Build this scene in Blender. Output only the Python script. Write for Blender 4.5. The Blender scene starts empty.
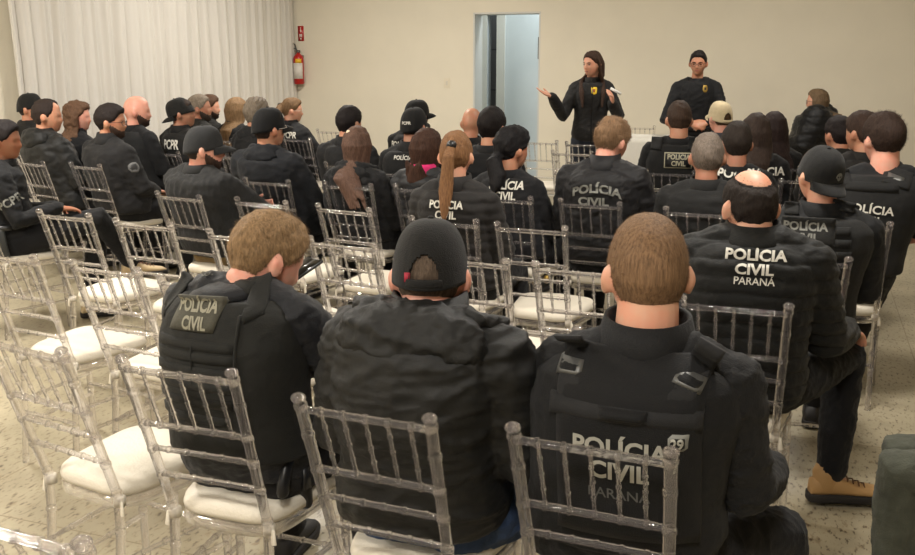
import bpy, bmesh, math, random
import numpy as np
from mathutils import Vector, Matrix, noise
from mathutils.bvhtree import BVHTree

random.seed(7)
C = bpy.context.scene.collection
F, CX, CY, PITCH, H = 950.0, 457.5, 277.5, math.radians(12.87), 1.64
PI = math.pi
def rad(a): return math.radians(a)
def V(*a): return Vector(a[0]) if len(a) == 1 else Vector(a)

# ---------------------------------------------------------------- measuring the photograph
def ang(py): return math.atan((py - CY) / F) + PITCH
def ground(px, py, z):
    Y = (H - z) / math.tan(ang(py)); zc = Y * math.cos(PITCH) + (H - z) * math.sin(PITCH)
    return Vector(((px - CX) / F * zc, Y, z))
def at_depth(px, py, Y):
    h = Y * math.tan(ang(py)); zc = Y * math.cos(PITCH) + h * math.sin(PITCH)
    return Vector(((px - CX) / F * zc, Y, H - h))

# ---------------------------------------------------------------- materials
def nt(name):
    m = bpy.data.materials.new(name); m.use_nodes = True
    n = m.node_tree.nodes; l = m.node_tree.links
    return m, n, l, n['Principled BSDF']
def lin(c): return tuple((x / 12.92 if x <= .04045 else ((x + .055) / 1.055) ** 2.4) for x in (c[0] / 255, c[1] / 255, c[2] / 255)) + (1,)
def texco(n, l, scale):
    t = n.new('ShaderNodeTexCoord'); mp = n.new('ShaderNodeMapping'); l.new(t.outputs['Object'], mp.inputs['Vector'])
    mp.inputs['Scale'].default_value = scale if hasattr(scale, '__len__') else (scale,) * 3
    return mp.outputs['Vector']
def noisetex(n, l, vec, sc, det=4, rough=.55):
    t = n.new('ShaderNodeTexNoise'); t.inputs['Scale'].default_value = sc; t.inputs['Detail'].default_value = det
    t.inputs['Roughness'].default_value = rough; l.new(vec, t.inputs['Vector']); return t
def ramp(n, l, fac, stops):
    r = n.new('ShaderNodeValToRGB'); l.new(fac, r.inputs['Fac'])
    e = r.color_ramp.elements
    while len(e) < len(stops): e.new(.5)
    for k, (p, c) in enumerate(stops): e[k].position = p; e[k].color = c
    return r.outputs['Color']
def bump(n, l, fac, bsdf, strength, dist=.002):
    b = n.new('ShaderNodeBump'); b.inputs['Strength'].default_value = strength; b.inputs['Distance'].default_value = dist
    l.new(fac, b.inputs['Height']); l.new(b.outputs['Normal'], bsdf.inputs['Normal'])
def fabric(name, rgb, rough=.85, sheen=.15, weave=260, fold=14, var=.25, spec=.3):
    m, n, l, b = nt(name)
    v = texco(n, l, 1); a = noisetex(n, l, v, weave, 3); f = noisetex(n, l, v, fold, 6, .6)
    c = lin(rgb)
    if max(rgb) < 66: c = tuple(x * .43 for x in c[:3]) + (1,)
    lo = tuple(x * (1 - var) for x in c[:3]) + (1,); hi = tuple(min(1, x * (1 + var)) for x in c[:3]) + (1,)
    l.new(ramp(n, l, f.outputs['Fac'], [(.3, lo), (.7, hi)]), b.inputs['Base Color'])
    mx = n.new('ShaderNodeMath'); mx.operation = 'MULTIPLY_ADD'; l.new(f.outputs['Fac'], mx.inputs[0]); mx.inputs[1].default_value = 2.5
    l.new(a.outputs['Fac'], mx.inputs[2]); bump(n, l, mx.outputs[0], b, .5, .004)
    b.inputs['Roughness'].default_value = rough; b.inputs['Sheen Weight'].default_value = sheen * .35; b.inputs['Specular IOR Level'].default_value = spec
    return m
def plain(name, rgb, rough=.5, metal=0, spec=.5):
    m, n, l, b = nt(name); b.inputs['Base Color'].default_value = lin(rgb); b.inputs['Roughness'].default_value = rough
    b.inputs['Metallic'].default_value = metal; b.inputs['Specular IOR Level'].default_value = spec
    v = texco(n, l, 1); t = noisetex(n, l, v, 90, 2); bump(n, l, t.outputs['Fac'], b, .12, .001)
    return m
def skin(name, rgb):
    m, n, l, b = nt(name); v = texco(n, l, 1); t = noisetex(n, l, v, 22, 5); c = lin(rgb)
    red = (min(1, c[0] * 1.08), c[1] * .82, c[2] * .78, 1)
    l.new(ramp(n, l, t.outputs['Fac'], [(.35, c), (.7, red)]), b.inputs['Base Color'])
    t2 = noisetex(n, l, v, 300, 3); bump(n, l, t2.outputs['Fac'], b, .25, .001)
    b.inputs['Roughness'].default_value = .5; b.inputs['Subsurface Weight'].default_value = .12
    b.inputs['Subsurface Radius'].default_value = (.012, .004, .002); b.inputs['Subsurface Scale'].default_value = 1
    return m
def hairmat(name, rgb, streak=(55, 55, 7), rough=.62):
    m, n, l, b = nt(name); v = texco(n, l, streak); t = noisetex(n, l, v, 3.5, 5, .65); c = lin(rgb)
    l.new(ramp(n, l, t.outputs['Fac'], [(.3, tuple(x * .45 for x in c[:3]) + (1,)), (.55, c), (.78, tuple(min(1, x * 1.4) for x in c[:3]) + (1,))]), b.inputs['Base Color'])
    bump(n, l, t.outputs['Fac'], b, .9, .006)
    b.inputs['Roughness'].default_value = rough; b.inputs['Specular IOR Level'].default_value = .2
    return m
_mc = {}
def cached(fn, *a, **k):
    key = (fn.__name__, a, tuple(k.items()))
    if key not in _mc: _mc[key] = fn(*a, **k)
    return _mc[key]

def clear_plastic():
    m, n, l, b = nt('clear_acrylic')
    b.inputs['Base Color'].default_value = (.97, .955, .96, 1); b.inputs['Roughness'].default_value = .03; b.inputs['Transmission Weight'].default_value = 1; b.inputs['IOR'].default_value = 1.5
    d = n.new('ShaderNodeBsdfDiffuse'); d.inputs['Color'].default_value = (.50, .47, .51, 1)
    m0 = n.new('ShaderNodeMixShader'); m0.inputs[0].default_value = .075; l.new(b.outputs[0], m0.inputs[1]); l.new(d.outputs[0], m0.inputs[2])
    tr = n.new('ShaderNodeBsdfTransparent'); tr.inputs['Color'].default_value = (.95, .94, .94, 1)
    mx = n.new('ShaderNodeMixShader'); mx.inputs[0].default_value = .60; l.new(tr.outputs[0], mx.inputs[1]); l.new(m0.outputs[0], mx.inputs[2])
    l.new(mx.outputs[0], n['Material Output'].inputs['Surface'])
    return m
M_CLEAR = clear_plastic()
M_CUSH = fabric('ivory_cushion_cloth', (216, 208, 192), .55, .1, 120, 9, .03, .4)
M_BLACK = plain('black_polymer', (22, 22, 24), .42)
M_METAL = plain('steel_buckle', (96, 96, 94), .5, .6)
M_WHITE_PRINT = plain('white_print', (205, 202, 192), .6)
M_GREY_PRINT = plain('grey_print', (118, 118, 112), .7)
M_DIM_PRINT = plain('dim_grey_print', (74, 74, 72), .7)
M_GLASS_RIM = plain('spectacle_rim', (40, 30, 28), .35)
M_LENS = None

# ---------------------------------------------------------------- mesh collecting
class MB:
    def __init__(s): s.v = []; s.f = []
    def add(s, vs, fs):
        o = len(s.v); s.v.extend([tuple(p) for p in vs]); s.f.extend([tuple(o + i for i in q) for q in fs])
    def rings(s, rs, cap=True, closed=True):
        n = len(rs[0]); vs = [p for r in rs for p in r]; fs = []
        for i in range(len(rs) - 1):
            for j in range(n if closed else n - 1):
                k = (j + 1) % n
                fs.append((i * n + j, i * n + k, (i + 1) * n + k, (i + 1) * n + j))
        if cap and closed:
            fs.append(tuple(range(n - 1, -1, -1))); o = (len(rs) - 1) * n; fs.append(tuple(range(o, o + n)))
        s.add(vs, fs)
    def box(s, c, h, M=None):
        c = Vector(c); pts = []
        for x, y, z in ((-1, -1, -1), (1, -1, -1), (1, 1, -1), (-1, 1, -1), (-1, -1, 1), (1, -1, 1), (1, 1, 1), (-1, 1, 1)):
            p = Vector((x * h[0], y * h[1], z * h[2]))
            if M is not None: p = M @ p
            pts.append(c + p)
        s.add(pts, [(0, 3, 2, 1), (4, 5, 6, 7), (0, 1, 5, 4), (1, 2, 6, 5), (2, 3, 7, 6), (3, 0, 4, 7)])
    def ell(s, c, r, M=None, nu=16, nv=10):
        c = Vector(c); rs = []
        for i in range(nv + 1):
            a = PI * (i + .03) / (nv + .06)
            ring = []
            for j in range(nu):
                b = 2 * PI * j / nu
                p = Vector((r[0] * math.sin(a) * math.cos(b), r[1] * math.sin(a) * math.sin(b), -r[2] * math.cos(a)))
                if M is not None: p = M @ p
                ring.append(c + p)
            rs.append(ring)
        s.rings(rs)
    def limb(s, pts, rad, n=12, flat=None, up=None, round_ends=True):
        """tapered tube; rad per point (r or (ra, rb)); ends rounded."""
        pts = [Vector(p) for p in pts]; R = [(r, r) if not hasattr(r, '__len__') else r for r in rad]
        if round_ends:
            d0 = (pts[0] - pts[1]).normalized(); d1 = (pts[-1] - pts[-2]).normalized()
            P = []; Q = []
            m0 = min(R[0]); m1 = min(R[-1])
            for k in (.95, .6): P.append(pts[0] + d0 * m0 * k); f = math.sqrt(1 - k * k); Q.append((R[0][0] * f, R[0][1] * f))
            P += pts; Q += R
            for k in (.6, .95): P.append(pts[-1] + d1 * m1 * k); f = math.sqrt(1 - k * k); Q.append((R[-1][0] * f, R[-1][1] * f))
            pts, R = P, Q
        ref = Vector(up) if up is not None else None
        rs = []; prev = None
        for i, p in enumerate(pts):
            a = pts[max(i - 1, 0)]; b = pts[min(i + 1, len(pts) - 1)]; t = (b - a).normalized()
            if prev is None:
                u = (ref if ref is not None else (Vector((1, 0, 0)) if abs(t.x) < .8 else Vector((0, 1, 0))))
            else: u = prev
            u = (u - t * u.dot(t)).normalized(); w = t.cross(u); prev = u
            rs.append([p + u * R[i][0] * math.cos(2 * PI * j / n) + w * R[i][1] * math.sin(2 * PI * j / n) for j in range(n)])
        s.rings(rs)
    def mesh(s, name):
        me = bpy.data.meshes.new(name); me.from_pydata([tuple(v) for v in s.v], [], s.f); me.update(); return me
    def build(s, name, mat, parent=None, smooth=True, loc=None):
        return mkobj(name, s.mesh(name), mat, parent, smooth)
def mkobj(name, me, mat, parent=None, smooth=True):
    if smooth: me.polygons.foreach_set('use_smooth', [True] * len(me.polygons))
    if mat is not None:
        me.materials.clear(); me.materials.append(mat)
    o = bpy.data.objects.new(name, me); C.objects.link(o)
    if parent is not None: o.parent = parent
    return o
import re
def persons(t): return re.sub(r'\b(wo)?man\b', 'person', t)
def tag(o, label=None, cat=None, group=None, kind=None):
    if label: o['label'] = persons(label)
    if cat: o['category'] = cat
    if group: o['group'] = group
    if kind: o['kind'] = kind
    return o
def empty(name, loc, rz, label, cat, group=None):
    o = bpy.data.objects.new(name, None); C.objects.link(o); o.location = loc; o.rotation_euler = (0, 0, rz)
    o.empty_display_size = .1
    return tag(o, label, cat, group)
def copy_tree(o, parent=None):
    c = o.copy(); C.objects.link(c)
    if parent is not None: c.parent = parent
    for ch in list(o.children): copy_tree(ch, c)
    return c

_tmp_scene = bpy.data.scenes.new('remesh_room')
def remesh(mb, voxel, smooth=3, factor=.5):
    me = mb.mesh('t'); ob = bpy.data.objects.new('t', me); _tmp_scene.collection.objects.link(ob)
    r = ob.modifiers.new('r', 'REMESH'); r.mode = 'VOXEL'; r.voxel_size = voxel; r.adaptivity = 0
    if smooth:
        sm = ob.modifiers.new('s', 'SMOOTH'); sm.factor = factor; sm.iterations = smooth
    with bpy.context.temp_override(scene=_tmp_scene, view_layer=_tmp_scene.view_layers[0]): dg = bpy.context.evaluated_depsgraph_get()
    out = bpy.data.meshes.new_from_object(ob.evaluated_get(dg), depsgraph=dg)
    bpy.data.objects.remove(ob); bpy.data.meshes.remove(me)
    return out
def getco(me):
    a = np.empty(len(me.vertices) * 3, 'f'); me.vertices.foreach_get('co', a); return a.reshape(-1, 3)
def getno(me):
    a = np.empty(len(me.vertices) * 3, 'f'); me.vertices.foreach_get('normal', a); return a.reshape(-1, 3)
def setco(me, a): me.vertices.foreach_set('co', a.astype('f').ravel()); me.update()
# a cheap smooth noise on arrays: sums of turned sines with phases driven by one another
def vnoise(p, freq, seed=0):
    rng = np.random.RandomState(seed); out = np.zeros(len(p)); q = p * np.array(freq)
    for o in range(4):
        A = rng.randn(3, 3); A /= np.linalg.norm(A, axis=1)[:, None]
        w = q @ A.T * (1.7 ** o) + rng.rand(3) * 6.28
        out += (np.sin(w[:, 0] * 6.28 + 1.7 * np.sin(w[:, 1] * 5.1)) * np.cos(w[:, 2] * 4.4 + 1.3 * np.sin(w[:, 0] * 3.7))) / (1.45 ** o)
    return out / 2.2
def wrinkle(me, amp=.005, seed=0, freq=(3.2, 3.2, 6.5), quilt=None):
    co = getco(me); no = getno(me)
    n = vnoise(co, freq, seed); rid = (1 - np.abs(n)) ** 3 - .35
    d = amp * rid * 1.15 + amp * .8 * vnoise(co, (1.6, 1.6, 2.2), seed + 5)
    n2 = vnoise(co, (freq[0] * 2.1, freq[1] * 2.1, freq[2] * 2.3), seed + 17); d += amp * .42 * ((1 - np.abs(n2)) ** 4 - .3)
    if quilt:
        w = np.abs(np.sin(PI * (co[:, 2] + .012 * vnoise(co, (1, 1, 1), seed + 9) + .05 * np.abs(co[:, 0])) / quilt))
        d += .011 * (w ** .45) - .006
    setco(me, co + no * d[:, None])

# ---------------------------------------------------------------- conforming parts: lettering, panels, straps
def bvh_of(me):
    return BVHTree.FromPolygons([v.co.copy() for v in me.vertices], [tuple(p.vertices) for p in me.polygons])
def frame(o, right, dirn):
    r = Vector(right).normalized(); d = Vector(dirn).normalized(); u = r.cross(d).normalized()   # right x forward = up
    return Vector(o), r, u, d
BACK = lambda x, z: (Vector((x, -1.2, z)), Vector((1, 0, 0)), Vector((0, 0, 1)), Vector((0, 1, 0)))
def patch(bvh, fr, rows, t, mat, name, parent, nx=8, nv=8, rot=0, inset=.006, taper=.6):
    """solid panel laid on a surface: rows = [(v, u0, u1)...] outline, t = thickness"""
    o, r, u, d = fr; cr, sr = math.cos(rot), math.sin(rot)
    vs0 = [q[0] for q in rows]; G = []; last = None
    for i in range(nv + 1):
        v = vs0[0] + (vs0[-1] - vs0[0]) * i / nv
        u0 = float(np.interp(v, vs0, [q[1] for q in rows]) if vs0[0] < vs0[-1] else np.interp(-v, [-a for a in vs0], [q[1] for q in rows]))
        u1 = float(np.interp(v, vs0, [q[2] for q in rows]) if vs0[0] < vs0[-1] else np.interp(-v, [-a for a in vs0], [q[2] for q in rows]))
        row = []
        for j in range(nx + 1):
            uu = u0 + (u1 - u0) * j / nx
            a, b = uu * cr - v * sr, uu * sr + v * cr
            p = o + r * a + u * b; hit = bvh.ray_cast(p, d, 3)
            row.append((p, hit[3] if hit[0] is not None else None))
        G.append(row)
    good = [q[1] for row in G for q in row if q[1] is not None]
    if not good: return None
    med = sorted(good)[len(good) // 2]
    D = [[(q[1] if (q[1] is not None and abs(q[1] - med) < .09) else None) for q in row] for row in G]
    for row in D:
        k = [j for j, x in enumerate(row) if x is not None]
        for j in range(len(row)):
            if row[j] is None: row[j] = (row[min(k, key=lambda a: abs(a - j))] + .012) if k else med
    for _ in range(2):
        D = [[(D[i][j] * 2 + D[max(i - 1, 0)][j] + D[min(i + 1, nv)][j] + D[i][max(j - 1, 0)] + D[i][min(j + 1, nx)]) / 6 for j in range(nx + 1)] for i in range(nv + 1)]
    outer = []; inner = []
    for i in range(nv + 1):
        for j in range(nx + 1):
            p = G[i][j][0]; e = t * (taper if (i in (0, nv) or j in (0, nx)) else 1)
            outer.append(p + d * (D[i][j] - e)); inner.append(p + d * (D[i][j] + inset))
    n = nx + 1; N = len(outer); fs = []
    for i in range(nv):
        for j in range(nx):
            a = i * n + j; fs.append((a, a + 1, a + n + 1, a + n)); fs.append((N + a, N + a + n, N + a + n + 1, N + a + 1))
    edge = [j for j in range(n)] + [i * n + nx for i in range(1, nv + 1)] + [nv * n + j for j in range(nx - 1, -1, -1)] + [i * n for i in range(nv - 1, 0, -1)]
    for k in range(len(edge)):
        a, b = edge[k], edge[(k + 1) % len(edge)]; fs.append((a, N + a, N + b, b))
    m = MB(); m.add(outer + inner, fs); ob = m.build(name, mat, parent)
    return ob
_fontcache = {}
def textmesh(s, weight=.02):
    key = (s, weight)
    if key not in _fontcache:
        cu = bpy.data.curves.new('t', 'FONT'); cu.body = s; cu.align_x = 'CENTER'; cu.align_y = 'CENTER'; cu.offset = weight; cu.resolution_u = 3
        cu.space_line = .95
        ob = bpy.data.objects.new('t', cu); _tmp_scene.collection.objects.link(ob)
        with bpy.context.temp_override(scene=_tmp_scene, view_layer=_tmp_scene.view_layers[0]): dg = bpy.context.evaluated_depsgraph_get()
        me = bpy.data.meshes.new_from_object(ob.evaluated_get(dg), depsgraph=dg); bpy.data.objects.remove(ob)
        bm = bmesh.new(); bm.from_mesh(me)
        bmesh.ops.triangulate(bm, faces=bm.faces)
        for _ in range(3):
            es = [e for e in bm.edges if e.calc_length() > .22]
            if not es: break
            bmesh.ops.subdivide_edges(bm, edges=es, cuts=1); bmesh.ops.triangulate(bm, faces=bm.faces)
        _fontcache[key] = ([tuple(v.co) for v in bm.verts], [tuple(v.index for v in f.verts) for f in bm.faces]); bm.free()
    return _fontcache[key]
def lettering(bvh, fr, s, size, mat, parent, rot=0, wide=1.0, arc=0, off=.005, name='lettering', weight=.02):
    vs, fs = textmesh(s, weight); o, r, u, d = fr; cr, sr = math.cos(rot), math.sin(rot); out = []
    P = []
    for x, y, z in vs:
        a, b = x * size * wide, y * size; b -= arc * a * a
        a, b = a * cr - b * sr, a * sr + b * cr
        p = o + r * a + u * b; hit = bvh.ray_cast(p, d, 3); P.append((p, hit[3]))
    good = sorted(q[1] for q in P if q[1] is not None)
    if not good: return None
    med = good[len(good) // 2]
    out = [p + d * ((q if (q is not None and abs(q - med) < .08) else med) - off) for p, q in P]
    m = MB(); m.add(out, fs)
    return m.build(name, mat, parent, False)
# ---------------------------------------------------------------- chairs
def bamboo(mb, p0, p1, r, nodes, n=10, bead=1.2, bl=.0085, mid=None):
    """round rod with raised bamboo rings; mid = optional bend points"""
    pts = [Vector(p0)] + [Vector(q) for q in (mid or [])] + [Vector(p1)]
    seg = [(pts[i + 1] - pts[i]).length for i in range(len(pts) - 1)]; L = sum(seg)
    def at(s):
        s = min(max(s, 0), 1) * L
        for i, q in enumerate(seg):
            if s <= q or i == len(seg) - 1: return pts[i].lerp(pts[i + 1], s / q)
            s -= q
    P = []; R = []
    def put(s, rr): P.append(at(s)); R.append(rr)
    put(0, r)
    for k in nodes:
        a = bl / L
        put(k - a * 1.15, r); put(k - a * .75, r); put(k - a * .5, r * bead); put(k + a * .5, r * bead); put(k + a * .75, r); put(k + a * 1.15, r)
    put(1, r)
    for i in range(1, len(P)):
        if (P[i] - P[i - 1]).length < 1e-5: P[i] = P[i] + (pts[-1] - pts[0]).normalized() * 2e-4
    mb.limb(P, R, n=n, round_ends=False)

SEATZ = .45
def back_y(z):   # lean of the back posts
    t = max(0, (z - SEATZ) / (.92 - SEATZ)); return -.185 - .125 * t - .02 * t * t
def back_x(z):
    t = (z - SEATZ) / (.92 - SEATZ); return .145 + .012 * t if t > 0 else .145 - .0 * t
def make_chair():
    root = empty('clear_chair', (0, 0, 0), 0, 'clear chair', 'chair')
    # cushion
    n = 40; rs = []
    def outline(k, sc, z, grow=0):
        out = []
        for j in range(n):
            a = 2 * PI * j / n; c, s_ = math.cos(a), math.sin(a); e = .42
            x = math.copysign(abs(c) ** e, c); y = math.copysign(abs(s_) ** e, s_)
            w = .152 + (.205 - .152) * (y + 1) / 2
            out.append(Vector((x * w * sc, (y * .19 + .008) * sc, z + .006 * (1 - abs(x)) * k)))
        return out
    m = MB()
    m.rings([outline(0, .9, .448), outline(0, 1.0, .452), outline(0, 1.015, .468), outline(0, .99, .483), outline(1, .93, .492), outline(1, .7, .496), outline(1, .35, .498)])
    m.build('seat_cushion', M_CUSH, root)
    m = MB(); o1 = outline(0, 1.0, .447); o2 = outline(0, 1.0, .415); i2 = [p * .86 for p in o2]; i1 = [p * .86 for p in o1]
    for q, z in ((i2, .415), (i1, .447)):
        for p in q: p.z = z
    m.rings([i1, o1, o2, i2, i1], cap=False); m.build('seat_frame', M_CLEAR, root)
    for sx in (-1, 1):
        m = MB(); x = .145 * sx
        zs = [SEATZ + .03, .575, .66, .735, .83]
        P0 = Vector((sx * .15, -.225, 0)); Pm = Vector((x, back_y(SEATZ), SEATZ)); P1 = Vector((sx * back_x(.92), back_y(.92), .92))
        L1 = (Pm - P0).length; L2 = (P1 - Pm).length; T = L1 + L2
        nodes = [.06 * L1 / T, .45 * L1 / T, .8 * L1 / T] + [(L1 + L2 * (z - SEATZ) / (.92 - SEATZ)) / T for z in zs] + [.985]
        bamboo(m, P0, P1, .0135, nodes, n=12, bead=1.16, mid=[Pm])
        m.ell(P1 + Vector((0, -.003, .006)), (.0175, .0175, .012), nu=12, nv=6)
        m.build('back_post', M_CLEAR, root)
        t = MB(); t.limb([(x, back_y(SEATZ) , SEATZ - .012), (x, back_y(SEATZ), SEATZ + .014)], [.0165, .0165], n=12, round_ends=False)
        t.limb([(x + .014 * sx, back_y(SEATZ) - .008, SEATZ + .004), (x + .02 * sx, back_y(SEATZ) - .012, SEATZ - .035)], [(.008, .002)] * 2, n=8)
        t.build('cushion_tie', M_CUSH, root)
        m = MB(); bamboo(m, (sx * .19, .175, 0), (sx * .18, .165, .42), .0135, [.05, .45, .72, .97], n=10, bead=1.16)
        m.build('front_leg', M_CLEAR, root)
    def rail(z, r, nd):
        m = MB(); x = back_x(z); bamboo(m, (-x, back_y(z), z), (x, back_y(z), z), r, nd, n=8, bead=1.28, bl=.006); m.build('back_rail', M_CLEAR, root)
    K = [(k + .5 + .0) / 6 + .0 for k in range(6)]; sp = [-.105 + .0525 * k for k in range(5)]
    nd = [(x + .15) / .30 for x in sp]
    rail(.897, .0095, nd); rail(.737, .009, nd); rail(.66, .008, nd); rail(.578, .008, nd)
    for x in sp:
        m = MB(); bamboo(m, (x, back_y(.737), .737), (x * 1.02, back_y(.897), .897), .0048, [.28, .52, .76], n=8, bead=1.4, bl=.005); m.build('spindle', M_CLEAR, root)
    for z, dx in ((.17, 0), (.27, 0)):
        for sx in (-1, 1):
            m = MB(); f = z / .42; bamboo(m, (sx * (.15 - .005 * f), -.225 + .04 * f, z), (sx * (.19 - .01 * f), .175 - .01 * f, z), .008, [.2, .4, .6, .8], n=8, bead=1.28, bl=.006)
            m.build('stretcher', M_CLEAR, root)
    for y, z, w in ((-.21, .22, .147), (.17, .22, .185)):
        m = MB(); bamboo(m, (-w, y, z), (w, y, z), .008, [.2, .4, .6, .8], n=8, bead=1.28, bl=.006); m.build('stretcher', M_CLEAR, root)
    return root
CHAIR0 = make_chair(); _used = [False]
def put_chair(loc, yaw, label, group=None):
    o = CHAIR0 if not _used[0] else copy_tree(CHAIR0)
    _used[0] = True
    o.location = (loc[0], loc[1], 0); o.rotation_euler = (0, 0, yaw); o['label'] = persons(label)
    o['group'] = group or GROUPC
    return o
def R2(yaw, v): c, s = math.cos(yaw), math.sin(yaw); return Vector((v[0] * c - v[1] * s, v[0] * s + v[1] * c, v[2] if len(v) > 2 else 0))
def chair_origin(px, py, yaw):   # from the middle of its top rail
    g = ground(px, py, .905); g.z = 0
    return g - R2(yaw, (0, back_y(.905), 0))

# ---------------------------------------------------------------- heads
def head_dir(u):
    """u: (n,3) unit directions -> head surface, y forward, z up, origin between the ears"""
    ux, uy, uz = u[:, 0], u[:, 1], u[:, 2]
    x = .0735 * ux; y = np.where(uy > 0, .098 * uy, .102 * uy); z = np.where(uz > 0, .112 * uz, .118 * uz)
    dn = np.clip(-uz, 0, 1)
    up = np.clip(uz, 0, 1); bx = np.clip(1 - up * up, .04, 1) ** (-.075); x = x * bx; y = y * bx
    x = x * (1 - .22 * dn ** 1.4); y = y * np.where(uy < 0, 1 - .38 * dn ** 1.1, 1 - .02 * dn)
    y = y + .018 * dn ** 2 * (uy > -.3)
    # flatter face
    fr = np.clip(uy - .55, 0, 1) / .45; y = y - .010 * fr ** 1.5 * (uz < .5)
    X, Z = x, z
    def g(cx, cz, sx, sz): return np.exp(-((np.abs(X) - cx) / sx) ** 2 - ((Z - cz) / sz) ** 2) * (uy > .2)
    y = y + .020 * g(0, -.038, .010, .013) + .012 * g(0, -.018, .008, .022) + .006 * g(.018, .012, .022, .009)
    y = y - .009 * g(.031, -.008, .014, .011) + .006 * g(0, -.066, .020, .007) - .004 * g(0, -.078, .022, .004) + .010 * g(0, -.100, .020, .016) + .004 * g(.045, -.035, .018, .02)
    return np.stack([x, y, z], 1)
def sph(nu, nv):
    a = PI * (np.arange(nv + 1)) / nv; b = 2 * PI * np.arange(nu) / nu
    A, B = np.meshgrid(a, b, indexing='ij')
    u = np.stack([np.sin(A) * np.cos(B), np.sin(A) * np.sin(B), -np.cos(A)], 2).reshape(-1, 3)
    u[:nu, :] += np.stack([np.cos(b), np.sin(b), 0 * b], 1) * 1e-3; u[-nu:, :] += np.stack([np.cos(b), np.sin(b), 0 * b], 1) * 1e-3
    fs = [(i * nu + j, i * nu + (j + 1) % nu, (i + 1) * nu + (j + 1) % nu, (i + 1) * nu + j) for i in range(nv) for j in range(nu)]
    fs.append(tuple(range(nu - 1, -1, -1))); fs.append(tuple(range(nv * nu, nv * nu + nu)))
    return u / np.linalg.norm(u, axis=1)[:, None], fs
def hair_mask(u, style):
    az = np.arctan2(u[:, 0], u[:, 1]); aa = np.abs(az)   # 0 = front
    line = np.interp(aa, [0, .35, .75, 1.15, 1.45, 1.75, 2.1, PI], [.52, .50, .38, .05, -.08, -.06, -.42, -.72])
    if style == 'receding': line = np.interp(aa, [0, .3, .75, 1.15, 1.45, 1.75, 2.1, PI], [.66, .85, .80, .15, -.10, -.12, -.55, -.62])
    g = u[:, 2] - line
    if style == 'balding':
        c = np.array([0, -.25, .96]); c /= np.linalg.norm(c); d = np.arccos(np.clip(u @ c, -1, 1)); g = np.minimum(g, (d - .70) * .5)
        g = np.minimum(g, np.where((aa < .8) & (u[:, 2] > .35), -.05, 9))
    return g
def sstep(x): x = np.clip(x, 0, 1); return x * x * (3 - 2 * x)
def hair_shell(style, th, seed, nu=56, nv=40, rough=.006, curly=False):
    u, fs = sph(nu, nv); p = head_dir(u); g = hair_mask(u, style)
    t = sstep(g / .16); top = (.30 + .70 * sstep((u[:, 2] + .35) / .75)) * (1 - .25 * np.clip(u[:, 2], 0, 1) ** 3)
    top = top * (1 - .5 * u[:, 0] ** 2)
    nrm = p / np.linalg.norm(p, axis=1)[:, None]
    f = (9, 9, 9) if not curly else (22, 22, 22)
    lump = vnoise(p, f, seed) * (rough if not curly else rough * 2)
    fine = vnoise(p, (30, 30, 30), seed + 3) * rough * .5
    off = np.where(g > 0, t * (th * top + lump + fine) + .001, -.012)
    return p + nrm * off[:, None], fs, u, g
def head_matrix(hc, yaw, pitch, roll):
    # turns about the top of the neck
    Rm = Matrix.Rotation(yaw, 4, 'Z') @ Matrix.Rotation(-pitch, 4, 'X') @ Matrix.Rotation(roll, 4, 'Y')
    return Matrix.Translation(hc) @ Rm
def xf(M, arr):
    A = np.array(M); return arr @ A[:3, :3].T + A[:3, 3]

# ---------------------------------------------------------------- hands
def hand(mb, wrist, d, n_palm, side, curl=.35, spread=.16, fist=False):
    """d: finger direction, n_palm: palm normal; side +1 right -1 left (thumb side)"""
    d = Vector(d).normalized(); nn = Vector(n_palm); nn = (nn - d * nn.dot(d)).normalized(); s = d.cross(nn) * (1 if side > 0 else -1)   # towards thumb
    w = Vector(wrist); mb.limb([w, w + d * .03, w + d * .07, w + d * .092], [(.026, .019), (.034, .017), (.041, .015), (.038, .012)], n=12, up=s)
    for k, (off, L) in enumerate(((.030, .072), (.010, .080), (-.010, .075), (-.029, .060))):
        a = spread * (1.2 - k * .8); base = w + d * .088 + s * off
        dd = (d + s * a * .6).normalized(); pts = [w + d * .05 + s * off * .8, base]; cur = dd
        for j, fr in enumerate((.42, .32, .26)):
            c = curl * (1 + .25 * k * .3) * (.8 if j == 0 else 1.15)
            cur = (cur * math.cos(c) + nn * math.sin(c)).normalized() if True else cur
            pts.append(pts[-1] + cur * L * fr)
        mb.limb(pts, [.0092, .0095, .0088, .0080, .0070], n=8)
    b = w + d * .022 + s * .022; t1 = (d * .62 + s * .75 + nn * .25).normalized(); t2 = (d * .9 + s * .30 + nn * .35).normalized()
    mb.limb([w + d * .01 + s * .012, b + t1 * .028, b + t1 * .050 + t2 * .004, b + t1 * .052 + t2 * .030], [.014, .0125, .0105, .0085], n=8)

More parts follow.
